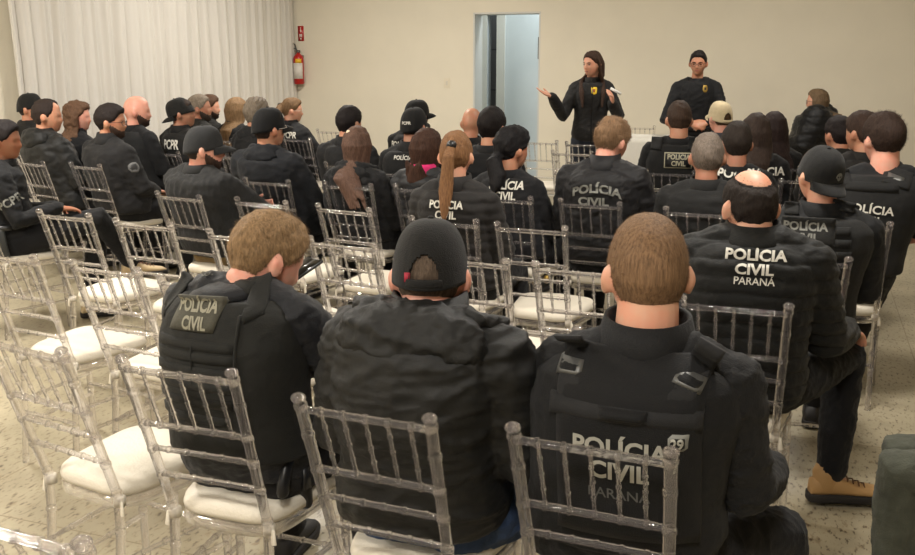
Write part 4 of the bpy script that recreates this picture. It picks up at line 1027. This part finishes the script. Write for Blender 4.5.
# 15 glasses man, dark jacket with sleeve badge
p = seated('bearded man in glasses with a sleeve badge', 'bearded seated person with glasses in dark jacket with round sleeve badge', (110, 103), (86, 167), yaw=-32, look=-88, hs=1.05, sw=.20, armk=1.15, bulk=1.12, top=dict(kind='jacket', rgb=(44, 43, 44), g=.018, amp=.006), hair=('short', (36, 28, 26), dict(th=.020)), beard=(66, 50, 42), glasses=(20, 18, 18), collar=.06, skin_='mid')
fr_o = p.J['sho'][1]; em = MB(); hit = p.bvh.ray_cast(V(fr_o.x + 1, fr_o.y + .0, fr_o.z - .12), V(-1, 0, 0), 3)
def sleeve_badge(p, z, y, r, rgb, name='sleeve_badge', dirn=V(-1, .0, 0)):
    pos = V(1.2, p.J['sho'][1].y + y, p.J['sho'][1].z + z); return patch(p.bvh, (pos, V(0, 1, 0), V(0, 0, 1), dirn), [(-r, -r * .5, r * .5), (-r * .4, -r * .95, r * .95), (r * .5, -r * .95, r * .95), (r, -r * .4, r * .4)], .003, cached(plain, 'badge_%d_%d_%d' % rgb, rgb, .6), name, p.top, 6, 6)
sleeve_badge(p, -.10, .0, .036, (96, 96, 96)); sleeve_badge(p, -.10, .0, .026, (40, 40, 42), 'badge_centre')
# 16 hooded jacket, balding, left
p = seated('balding man in the hooded jacket', 'seated person with thinning dark hair, facing right in a bulky hooded black jacket', (46, 98), (31, 164), yaw=-34, look=-80, hs=1.05, sw=.20, armk=1.15, bulk=1.12, top=dict(kind='jacket', rgb=(36, 36, 35), g=.022, amp=.009, rough=.55), hair=('receding', (44, 34, 30), dict(th=.011)), hood=(.14, .07, .085), collar=.05, skin_='mid')
# 17 woman at the left edge
p = seated('woman at the left edge', 'seated person at the left edge, dark hair tied back, legs crossed, lettered sleeve', (2, 119), None, Y=5.75, yaw=-66, look=-88, hs=1.0, sw=.175, top=dict(kind='sweatshirt', rgb=(24, 25, 28), g=.016, amp=.006), trousers=(27, 27, 30), hair=('bun', (30, 24, 24), dict(th=.016)), collar=.02, skin_='brown',
    knees={0: (-.05, .46, .58), 1: (.08, .47, .68)}, ankles={0: (-.1, .40, .10), 1: (.0, .66, .36)}, toe={1: (-.1, 1, 0)}, wrists={0: V(-.05, .25, .74), 1: V(.12, .24, .76)}, chair_yaw=-34, hy=-.02, shoes=(182, 160, 124), boots=0)
o_ = p.J['sho'][1]; fr = (V(1.2, o_.y + .04, o_.z - .13), V(0, .85, .45).normalized(), V(0, -.45, .85).normalized(), V(-1, 0, 0)); lettering(p.bvh, fr, 'PCPR', .066, M_GREY_PRINT, p.top, off=.006, weight=.03)
t = empty('holstered_pistol', p.O + R2(p.yaw, (.20, -.10, .62)), p.yaw, 'grey-black pistol in a holster at the hip of the woman at the left edge', 'pistol')
m = MB(); m.limb([(0, 0, .03), (.0, .01, -.05), (0, .03, -.13)], [(.022, .036), (.02, .032), (.016, .024)], n=12, up=(1, 0, 0)); m.build('holster', cached(plain, 'holster_grey', (52, 54, 54), .5), t)
m = MB(); m.limb([(0, -.01, .04), (0, -.06, .035), (0, -.085, -.02)], [(.014, .022), (.014, .02), (.014, .02)], n=10, up=(1, 0, 0)); m.build('grip', M_BLACK, t); m = MB(); m.box((0, .02, .05), (.014, .055, .014)); m.build('slide', cached(plain, 'gun_slide', (40, 40, 40), .35), t)

# ---- far left rows
p = seated('man in the flat-topped cap beside the curtain', 'seated person in dark cap beside the left end of the curtain', (29, 92), None, Y=8.0, yaw=-34, look=-90, pitch=-8, hs=1.0, top=dict(kind='jacket', rgb=(38, 36, 34)), hair=('short', HAIR_DK, dict(th=.006)), cap=dict(rgb=(36, 35, 33), tilt=-6), skin_='mid', hood=(.12, .05, .06))
p = seated('woman with curly brown hair', 'seated person with curly brown shoulder-length hair in profile before the curtain', (77, 101), None, Y=7.7, yaw=-34, look=-88, hs=.98, sw=.17, top=dict(kind='jacket', rgb=(26, 28, 34)), hair=('curly', (100, 74, 56), dict(th=.024, len=.12, wide=.085, curl=True)), skin_='pink')
p = seated('bald man in the dark vest', 'bald bearded seated person in profile wearing a dark vest', (136, 96), None, Y=7.8, yaw=-34, look=-78, hs=1.08, sw=.2, armk=1.1, top=dict(kind='shirt', rgb=(30, 31, 34)), hair=None, beard=(66, 50, 42), vest=(38, 39, 40), collar=.03, skin_='pink')
panel(p, 121, 143, 8, 7, .012, cached(fabric, 'patch_dark', (50, 50, 48), .8), 'name_patch', 'vest', p.vest, nx=3, nv=3)
p = seated('man in the backward cap with white lettering', 'seated person in backward black cap, white letters PCPR across the back', (181, 96), (166, 154), yaw=-34, look=-84, pitch=-8, hs=1.05, sw=.195, hy=0, top=dict(kind='jacket', rgb=(34, 33, 32), g=.016), hair=('short', HAIR_DK, dict(th=.006)), cap=dict(rgb=(36, 35, 33), dir=-1, tilt=16), skin_='tan')
write(p, 171, 145, 20, 9, 'PCPR', M_WHITE_PRINT, weight=.03, off=.008)
mt = p.capM; cb = bvh_of(p.cap.data); pos = mt @ V(-.4, -.05, .055); d_ = (mt.to_3x3() @ V(1, .15, 0)).normalized(); 
p = seated('grey-haired man in profile', 'seated person with grey hair and stubble looking right, before the curtain', (199, 93.5), None, Y=8.7, yaw=-34, look=-86, pitch=-6, hs=1.05, top=dict(kind='jacket', rgb=(52, 50, 44)), hair=('short', (130, 118, 104), dict(th=.012)), skin_='tan', beard=(60, 50, 44), hood=(.1, .04, .05))
p = seated('brown-haired man farthest along the curtain', 'brown-haired bearded seated person in profile beyond the grey-haired one', (209, 94), None, Y=9.4, yaw=-34, look=-88, hs=1.0, top=dict(kind='jacket', rgb=(44, 42, 38)), hair=('short', (84, 60, 44), dict(th=.018)), skin_='fair', beard=(56, 42, 34))
p = seated('woman with long sandy hair', 'seated person with long straight sandy hair before the curtain', (236, 97), None, Y=9.2, yaw=-30, look=-50, hs=1.0, sw=.17, top=dict(kind='jacket', rgb=(30, 30, 32)), hair=('long', (134, 106, 76), dict(th=.018, len=.20, wide=.075)), skin_='fair')
p = seated('man with curly grey hair', 'seated person with curly grey hair and black jacket left of navy hoodie', (256, 97), None, Y=7.6, yaw=-30, look=-30, hs=1.05, top=dict(kind='jacket', rgb=(26, 26, 28)), hair=('short', (124, 112, 98), dict(th=.022, curl=True)), skin_='tan', hood=(.12, .045, .06))
p = seated('woman with ponytail and glasses', 'seated person with sandy ponytail and pale glasses in black top lettered PCPR', (292, 97), (297, 140), yaw=-28, look=-80, hs=1.0, sw=.19, hy=0, top=dict(kind='sweatshirt', rgb=(24, 24, 26), g=.016), hair=('ponytail', (112, 86, 60), dict(th=.014, len=.12, tie=(0, -.112, .05), fat=1.4)), glasses=(190, 176, 160), skin_='fair')
write(p, 289, 135.5, 15, 6, 'PCPR', M_WHITE_PRINT, weight=.03, off=.006)
p = seated('short black-haired man before the wall', 'seated person with short black hair and dark grey jacket against the cream wall', (349, 105), (345, 167), yaw=-26, look=-34, hs=1.03, sw=.2, armk=1.1, top=dict(kind='jacket', rgb=(44, 44, 46), g=.018), hair=('short', (30, 24, 24), dict(th=.018)), skin_='mid', collar=.05)
p = seated('man whose cap reads PCPR', 'seated person in black cap with small white letters on its back strap', (414, 106), None, Y=6.5, look=-30, hs=1.03, sw=.2, top=dict(kind='shirt', rgb=(28, 28, 30), g=.012), hair=('short', HAIR_DK, dict(th=.006)), cap=dict(rgb=(32, 32, 32), tilt=4), vest=(30, 30, 31), skin_='tan')
mt = p.capM; cb = bvh_of(p.cap.data); R_ = mt.to_3x3()
lettering(cb, (mt @ V(.006, -.5, .035), (R_ @ V(1, 0, 0)).normalized(), (R_ @ V(0, 0, 1)).normalized(), (R_ @ V(0, 1, 0)).normalized()), 'PCPR', .028, M_WHITE_PRINT, p.cap, off=.003)
write(p, 403, 158, 20, 4, POL, M_WHITE_PRINT, 'vest', off=.006)
p = seated('capped man behind the PCPR cap', 'seated person in black cap with visor to the right, partly hidden behind another cap', (417, 98.5), None, Y=7.9, yaw=-26, look=-62, hs=1.03, sw=.2, top=dict(kind='jacket', rgb=(28, 28, 30)), hair=('short', HAIR_DK, dict(th=.006)), cap=dict(rgb=(34, 33, 32)), skin_='mid', chairoff=(0, 0))
write(p, 401, 145, 28, 6, POL, M_WHITE_PRINT, off=.006)
p = seated('bald man near the doorway', 'bald seated person in black before the doorway, half behind a black-haired head', (472, 108), None, Y=7.6, look=-20, hs=1.05, sw=.18, top=dict(kind='shirt', rgb=(26, 26, 28), g=.012), hair=None, skin_='mid', collar=.03)
p = seated('man with thick black hair before the doorway', 'seated person with thick short black hair and black shirt before the doorway', (492, 107), None, Y=6.25, look=-28, hs=1.05, sw=.195, top=dict(kind='shirt', rgb=(28, 28, 30), g=.014), hair=('short', (28, 22, 21), dict(th=.024)), skin_='mid', collar=.03)

# ---- right rows
p = seated('man in the vest with a framed name patch', 'seated person with short brown hair, black vest with framed lettering patch', (680, 100), (670, 174), yaw=-18, look=-6, hs=1.05, sw=.20, armk=1.1, nk=1.1, top=dict(kind='shirt', rgb=(26, 26, 27), g=.014), hair=('short', (66, 50, 40), dict(th=.014)), vest=(30, 30, 30), collar=.02, skin_='mid')
panel(p, 678, 160.5, 27, 15.5, .010, cached(plain, 'print_patch', (170, 164, 140), .7), 'patch_frame', 'vest', p.vest, nx=4, nv=4); pn = panel(p, 678, 160.5, 25, 13.5, .0115, M_BLACK, 'name_patch', 'vest', p.vest, nx=4, nv=4)
write(p, 678.5, 160.5, 22, 4.8, PC, cached(plain, 'print_patch', (170, 164, 140), .7), pn, p.vest, off=.002, weight=.03)
panel(p, 657, 143, 12, 12, .02, p.vestmat, 'shoulder_strap', 'all', p.vest); panel(p, 695, 143, 12, 12, .02, p.vestmat, 'shoulder_strap', 'all', p.vest)
p = seated('man in the beige cap', 'seated person in beige baseball cap in front of the standing man', (721, 100), None, Y=7.6, yaw=-10, look=18, hs=1.05, sw=.19, top=dict(kind='shirt', rgb=(58, 60, 66), g=.012), hair=('short', (84, 62, 44), dict(th=.006)), cap=dict(rgb=(206, 190, 156), hole=True, tilt=4), skin_='pink', collar=.03)
p = seated('brown-haired man beside the long-haired woman', 'seated person with short dark brown hair and white shirt lettering, left of long dark hair', (738, 121), None, Y=5.6, yaw=-16, look=-4, hs=1.05, sw=.19, top=dict(kind='shirt', rgb=(25, 25, 27), g=.012), hair=('short', (46, 38, 33), dict(th=.018)), skin_='tan', collar=.015)
write(p, 740, 174, 44, 8, POL, M_WHITE_PRINT, off=.006, weight=.03)
p = seated('woman with long smooth dark hair', 'seated person with long smooth dark brown hair in black top with white letters', (757, 112), None, Y=6.1, yaw=-14, look=-10, hs=1.0, sw=.18, top=dict(kind='shirt', rgb=(24, 24, 26), g=.012), hair=('long', (58, 46, 40), dict(th=.016, len=.17, wide=.085)), skin_='fair', collar=.015)
write(p, 764, 172, 40, 8, POL, M_WHITE_PRINT, off=.006, weight=.03)
p = seated('woman with dark hair spread over the shoulder', 'second long-haired seated person, darker hair spread wide, behind the smooth-haired one', (775, 111), None, Y=6.85, yaw=-10, look=-4, hs=1.0, sw=.17, top=dict(kind='shirt', rgb=(24, 24, 26), g=.012), hair=('long', (46, 34, 32), dict(th=.016, len=.16, wide=.09, sway=.05)), skin_='fair', collar=.015)
p = seated('black-haired man left of the tall man', 'seated person with cropped black hair and dark jacket, left of the tall vested one', (840, 115), None, Y=6.45, yaw=-10, look=14, hs=1.03, sw=.18, top=dict(kind='jacket', rgb=(44, 42, 38), g=.016), hair=('short', (34, 26, 25), dict(th=.016)), skin_='mid', collar=.03, hood=(.12, .045, .06))
p = seated('brown-haired man half behind the tall man', 'seated person with wavy brown hair, half hidden by the tall vested one', (864, 110.5), None, Y=5.7, yaw=-12, look=26, hs=1.03, sw=.19, top=dict(kind='jacket', rgb=(40, 37, 34), g=.016), hair=('short', (60, 44, 36), dict(th=.020)), skin_='mid', collar=.03)
p = seated('woman in the padded jacket by the wall', 'seated person with glasses and straight light brown hair in puffy black jacket by the wall', (818, 88), None, Y=9.5, yaw=58, look=72, hs=1.0, sw=.21, bulk=1.45, armk=1.6, dz=.1, nup=.05, top=dict(kind='jacket', rgb=(28, 28, 30), g=.04, quilt=.08, amp=.006, rough=.5), hair=('long', (108, 88, 66), dict(th=.014, len=.08, wide=.075, back=.04)), glasses=(90, 70, 60), skin_='fair', collar=.09)
# knee entering at the bottom right: a person sitting outside the frame, facing left
p = seated('man sitting beyond the right edge', 'bent knee in dark grey-green trousers entering at the bottom right corner', (1162, 245), None, Y=2.3, yaw=72, look=60, hs=1.04, top=dict(kind='jacket', rgb=(30, 30, 30)), trousers=(68, 70, 60), hair=('short', HAIR_DK, dict(th=.014)), knees={0: (-.02, .45, .53), 1: (.16, .42, .51)}, ankles={0: (-.0, .43, .11)}, wrists={0: V(.05, .12, .75), 1: V(.0, .1, .78)})

# ---------------------------------------------------------------- empty chairs
EMPTY = [((25, 349), -30, 'empty clear chair at the left edge, large ivory seat, front row'),
 ((12, 533), -24, 'nearest empty clear chair, only its top rail showing in the bottom left corner'),
 ((7, 258), -27, 'empty clear chair cut by the left edge, second row'),
 ((106, 271), -26, 'empty clear chair, second row, directly left of the blond man in the vest'),
 ((65, 217), -24, 'empty clear chair in front of the crossed legs of the woman at the left edge'),
 ((144, 226), -24, 'empty clear chair with a beige shoe seen beyond its back, third row left'),
 ((240, 238), -26, 'empty clear chair mostly behind the head of the blond man'),
 ((262, 204), -26, 'empty clear chair behind the navy hoodie man'),
 ((344, 211), -30, 'empty clear chair behind the long-haired woman with the clip'),
 ((342, 246), -29, 'empty clear chair between the blond man and the black-capped man'),
 ((468, 262), -26, 'empty clear chair immediately right of the black-capped head'),
 ((531, 230), -22, 'empty clear chair behind the black-haired woman'),
 ((578, 272), -22, 'empty clear chair left of the cropped head of the man numbered 29'),
 ((524, 330), -24, 'empty clear chair between the black-capped man and the man numbered 29'),
 ((642, 188), -20, 'empty clear chair between the arched-lettering jacket and the framed patch vest'),
 ((540, 143), -18, 'empty clear chair standing nearest the doorway'),
 ((572, 154), -18, 'empty clear chair in front of the one nearest the doorway'),
 ((584, 145), -18, 'empty clear chair just behind the standing woman'),
 ((640, 128), -14, 'empty clear chair beside the white-covered table'),
 ((624, 118), -14, 'empty clear chair against the wall right of the standing woman'),
 ((661, 119), -14, 'empty clear chair against the wall left of the standing man'),
 ((331, 132), -20, 'empty clear chair against the cream wall left of the short black-haired man'),
 ((240, 149), -26, 'clear chair beside the curly grey-haired man, partly hidden'),
 ((199, 286), -24, 'empty clear chair mostly hidden behind the shoulder of the blond man'),
 ((792, 181), -14, 'clear chair with only its top rail showing beside the skull cap')]
for (px, py), yw, lb in EMPTY: put_chair(chair_origin(px, py, rad(yw)), rad(yw), lb)

# white-covered table near the speakers
tb = at_depth(634, 138, 9.3)
t = empty('covered_table', V(tb.x, 9.3, 0), RY, 'table under a white cloth behind the tousled-haired seated person', 'table')
tz = .92
m = MB(); n = 60; rs = []
for z, k in ((.02, 1.1), (.4, 1.05), (tz - .04, 1.0), (tz, .99), (tz + .004, .96)):
    rs.append([V((.45 + (.02 * (1 - z / tz)) * math.sin(11 * 2 * PI * j / n)) * k * math.copysign(abs(math.cos(2 * PI * j / n)) ** .35, math.cos(2 * PI * j / n)), (.3 + (.02 * (1 - z / tz)) * math.sin(11 * 2 * PI * j / n)) * k * math.copysign(abs(math.sin(2 * PI * j / n)) ** .35, math.sin(2 * PI * j / n)), z) for j in range(n)])
m.rings(rs); m.build('tablecloth', cached(fabric, 'white_tablecloth', (226, 222, 212), .8, .1, 200, 5, .03), t)
m = MB(); m.box((0, 0, tz - .03), (.40, .25, .015)); m.build('tabletop', M_TRIM, t)
# ---------------------------------------------------------------- the two speakers
def standing(label, head, Y, yaw, look, rgb_top, kind, hair, elbows, wrists, hands, sw=.19, glasses=None, skin_='fair', trousers=(40, 46, 60), g=.018, bulk=1.0, hem=-.16, collar=.05, quilt=None, armk=1.0, hs=1.0, pitch=0, roll=0, chest=0, zt=None):
    p = Person(); yw = rad(yaw); p.yaw = yw; hw = at_depth(head[0], head[1], Y); O = V(hw.x, hw.y, 0); p.O = O; p.Y = Y
    def toloc(w): return R2(-yw, V(w[0], w[1], w[2]) - O)
    p.toloc = toloc; root = empty('person', O, yw, label, 'person'); p.root = root; ztop = hw.z; k = ztop / 1.74
    J = dict(hs=hs, nk=.95, sw=sw, armk=armk, hunch=.0, twist=0)
    J['head'] = V(0, 0, ztop - .112 * hs - .014); J['neck'] = V(0, -.04, J['head'].z - .15); J['pelvis'] = V(0, -.03, .93 * k)
    J['sho'] = [J['neck'] + V(s * sw, 0, -.080) for s in (-1, 1)]; J['elb'] = [V(*e) for e in elbows]; J['wri'] = [V(*w) for w in wrists]
    J['hip'] = [V(s * .09, -.02, .90 * k) for s in (-1, 1)]; J['knee'] = [V(s * .11, .0, .49 * k) for s in (-1, 1)]; J['ank'] = [V(s * .13, -.03, .09) for s in (-1, 1)]; J['toe'] = [V(s * .25, 1, 0).normalized() for s in (-1, 1)]
    p.J = J; mb, Mh = body(J, rad(look) - yw, rad(pitch), rad(roll), hands); p.Mh = Mh
    mkobj('body', remesh(mb, .0085, 2, .4), cached(skin, 'skin_' + skin_, SKINS[skin_]), root)
    me = remesh(lower(J, .008), .011, 3); wrinkle(me, .004, 5, (4, 4, 4)); mkobj('trousers', me, cached(fabric, 'cloth_%d_%d_%d' % trousers, trousers), root)
    for i in (0, 1): shoe(root, J, i, cached(plain, 'leather_24_22_22', (24, 22, 22), .6), cached(plain, 'rubber_sole', (28, 24, 22), .8))
    me = remesh(upper(J, kind, g, bulk, 0, chest, 'long', hem), .0105, 7); wrinkle(me, .005, 11, (3, 3, 6), quilt)
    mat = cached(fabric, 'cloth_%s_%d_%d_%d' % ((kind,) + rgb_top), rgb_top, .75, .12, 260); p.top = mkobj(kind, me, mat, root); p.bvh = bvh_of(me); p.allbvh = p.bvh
    N = J['neck']; base = Mh @ V(0, -.03, -.055); ax = (base - N).normalized(); n = 26; r0 = .066; m = MB()
    def cr(r, h): return [N + V(r * math.cos(2 * PI * j / n), r * math.sin(2 * PI * j / n) + .004, 0) + ax * h for j in range(n)]
    m.rings([cr(r0, -.03), cr(r0 - .002, collar), cr(r0 + .008, collar), cr(r0 + .016, collar * .3), cr(r0 + .03, -.045)], cap=False); m.build('collar', mat, p.top)
    style, rgb, o = hair; vv, fs, u, gg = hair_shell('short', o.get('th', .016), 5); m = MB(); m.add(xf(Mh, vv * hs), fs)
    if style == 'long':
        def hp(x, y, z): return Mh @ (V(x, y, z) * hs)
        m.limb([hp(0, -.045, .05), hp(0, -.07, 0), hp(0, -.075, -.08), N + V(0, -.07, -.04), N + V(0, -.09, -.2)], [(.07, .05), (.082, .05), (.085, .045), (.09, .03), (.07, .015)], n=18, up=Mh.to_3x3() @ V(1, 0, 0))
        for sx in (-1, 1):
            m.limb([hp(sx * .05, .015, .085), hp(sx * .080, -.005, .01), hp(sx * .084, -.02, -.09), N + V(sx * .10, .055, -.02), N + V(sx * .10, .125 + chest * .5, -.11), N + V(sx * .09, .155 + chest, -.24)], [(.012, .026), (.014, .030), (.016, .030), (.020, .026), (.024, .020), (.012, .010)], n=10)
    me = remesh(m, .007, 1); co = getco(me); no = getno(me); setco(me, co + no * (vnoise(co, (17, 17, 2.2), 3) * .003)[:, None]); mkobj('hair', me, cached(hairmat, 'hair_%d_%d_%d' % rgb, rgb), root)
    eyes(root, Mh, hs)
    if glasses: spectacles(root, Mh, hs, cached(plain, 'rim_%d_%d_%d' % glasses, glasses, .35))
    return p
# woman: faces the audience, her right arm out to the photo's left, the other hand raised holding a sheet
Yw = 9.1; a = 176
p = standing('standing person with long dark hair gesturing, black zip jacket with yellow emblem', (593, 50), Yw, a, 130, (40, 38, 37), 'jacket', ('long', (62, 44, 34), dict(th=.014)),
    [(-.25, .10, 1.13), (.27, .06, 1.13)], [(-.17, .30, 1.26), (.38, .26, 1.32)], [(V(.1, .6, .8), V(.8, .2, 0), .5), (V(.85, .25, .35), V(0, .25, 1), .12)], sw=.150, g=.020, armk=.9, bulk=.95, chest=.015, hem=-.10, collar=.03, skin_='fair')
sp1 = p
FRONT = lambda x, z: (V(x, 1.4, z), V(-1, 0, 0), V(0, 0, 1), V(0, -1, 0))
def front_loc(p, px, py, f=.15):
    Yf = (p.O + R2(p.yaw, (0, f, 0))).y; l = p.toloc(at_depth(px, py, Yf)); return l.x, l.z
x, z = front_loc(p, 594.5, 91)
shield = [(-.034, -.006, .006), (-.022, -.024, .024), (.022, -.028, .028), (.034, -.024, .024)]
patch(p.bvh, FRONT(x, z), shield, .005, cached(plain, 'emblem_yellow', (226, 190, 40), .6), 'emblem', p.top, 6, 6)
patch(p.bvh, FRONT(x, z), [(-.016, -.008, .008), (.016, -.012, .012)], .0075, cached(plain, 'emblem_red', (150, 70, 30), .6), 'emblem_centre', p.top, 4, 4)
zN = p.J['neck'].z; patch(p.bvh, FRONT(0, zN - .32), [(-.26, -.006, .006), (.26, -.006, .006)], .005, cached(fabric, 'zip_flap', (24, 23, 23)), 'zip', p.top, 2, 24)
patch(p.bvh, FRONT(0, zN - .10), [(-.02, -.004, .004), (.02, -.004, .004)], .009, M_METAL, 'zip_pull', p.top, 2, 3)
hnd = p.O + R2(p.yaw, p.J['wri'][0] + V(.01, .06, .08)); 
t = empty('paper_slip', hnd, p.yaw, 'small white slip held up in the standing woman\'s raised hand', 'paper'); m = MB(); m.box((-.03, .01, .03), (.055, .001, .012), Matrix.Rotation(-.5, 3, 'Y')); m.build('slip', cached(plain, 'paper_white', (225, 225, 222), .7), t)
# man
p = standing('standing person with glasses and short dark hair, black sweatshirt with gold badge, hands joined', (699, 49.5), 9.3, 172, 160, (26, 27, 31), 'sweatshirt', ('short', (32, 26, 24), dict(th=.014)),
    [(-.28, .06, 1.08), (.29, .06, 1.08)], [(-.09, .27, 1.07), (.08, .28, 1.06)], [(V(.85, .35, -.15), V(0, -.6, -.6), .45), (V(-.85, .35, -.1), V(0, -.6, -.5), .45)], sw=.175, g=.010, armk=.98, bulk=.95, hem=-.02, collar=.008, glasses=(40, 26, 24), skin_='mid', trousers=(28, 28, 32), pitch=2)
x, z = front_loc(p, 706, 89); patch(p.bvh, FRONT(x, z), [(-.034, -.008, .008), (-.015, -.024, .024), (.018, -.022, .022), (.034, -.014, .014)], .005, cached(plain, 'badge_gold', (170, 140, 70), .35, .7), 'badge_emblem', p.top, 6, 6)
patch(p.bvh, FRONT(x, z), [(-.014, -.010, .010), (.014, -.010, .010)], .0075, M_BLACK, 'badge_centre', p.top, 4, 4)
m = MB(); J = p.J; m.limb([J['pelvis'] + V(0, 0, .05), J['pelvis'] + V(0, 0, .09)], [(.19, .145)] * 2, n=28, up=(1, 0, 0), round_ends=False); m.build('belt', M_BLACK, p.root)

# ---------------------------------------------------------------- light
def lampmat():
    m, n, l, b = nt('lamp_diffuser'); b.inputs['Emission Color'].default_value = (1, .92, .80, 1); b.inputs['Emission Strength'].default_value = 6; return m
LM = lampmat()
for k, (x, y, e) in enumerate(((2.2, -3.0, 62), (6.2, -3.0, 30), (2.0, -7.6, 90), (6.4, -7.6, 50), (2.2, -11.8, 110), (6.4, -11.8, 52), (4.0, -15.5, 60))):
    w = room(x, y, HC_ - .02)
    t = empty('ceiling_light', w, RY, 'square white ceiling lamp panel above the hall, outside the photo', 'ceiling light', 'ceiling lamp panels')
    m = MB(); m.box((0, 0, .008), (.32, .32, .012)); m.build('lamp_frame', M_TRIM, t); m = MB(); m.box((0, 0, -.006), (.30, .30, .003)); m.build('lamp_diffuser', LM, t)
    ld = bpy.data.lights.new('ceiling_lamp', 'AREA'); ld.energy = e * 1.78; ld.size = .6; ld.color = (1, .955, .885)
    lo = bpy.data.objects.new('ceiling_lamp', ld); C.objects.link(lo); lo.location = w + V(0, 0, -.03)
ld = bpy.data.lights.new('corridor_lamp', 'AREA'); ld.energy = 45; ld.size = .5; ld.color = (.86, .95, 1)
lo = bpy.data.objects.new('corridor_lamp', ld); C.objects.link(lo); lo.location = room(d1 + .1, WT + .7, HC_ - .05)
ld = bpy.data.lights.new('washroom_lamp', 'AREA'); ld.energy = 9; ld.size = .4; ld.color = (.95, .97, 1)
lo = bpy.data.objects.new('washroom_lamp', ld); C.objects.link(lo); lo.location = room(q1 - .2, yb + .6, HC_ - .05)
wd = bpy.data.worlds.new('world'); bpy.context.scene.world = wd; wd.use_nodes = True
wd.node_tree.nodes['Background'].inputs[0].default_value = (1, .93, .84, 1); wd.node_tree.nodes['Background'].inputs[1].default_value = .15

# ---------------------------------------------------------------- camera
cd = bpy.data.cameras.new('camera'); cd.sensor_width = 36; cd.lens = 36 * F / 915; cd.clip_start = .05
co = bpy.data.objects.new('camera', cd); C.objects.link(co); co.location = (0, 0, H); co.rotation_euler = (PI / 2 - PITCH, 0, 0)
sc = bpy.context.scene; sc.camera = co
sc.view_settings.view_transform = 'Standard'; sc.view_settings.look = 'None'; sc.view_settings.gamma = 1; sc.view_settings.exposure = 0; sc.view_settings.use_curve_mapping = False
sc.cycles.transparent_max_bounces = 40; sc.cycles.max_bounces = 12; sc.cycles.transmission_bounces = 12; sc.cycles.sample_clamp_indirect = 6
bpy.data.scenes.remove(_tmp_scene)
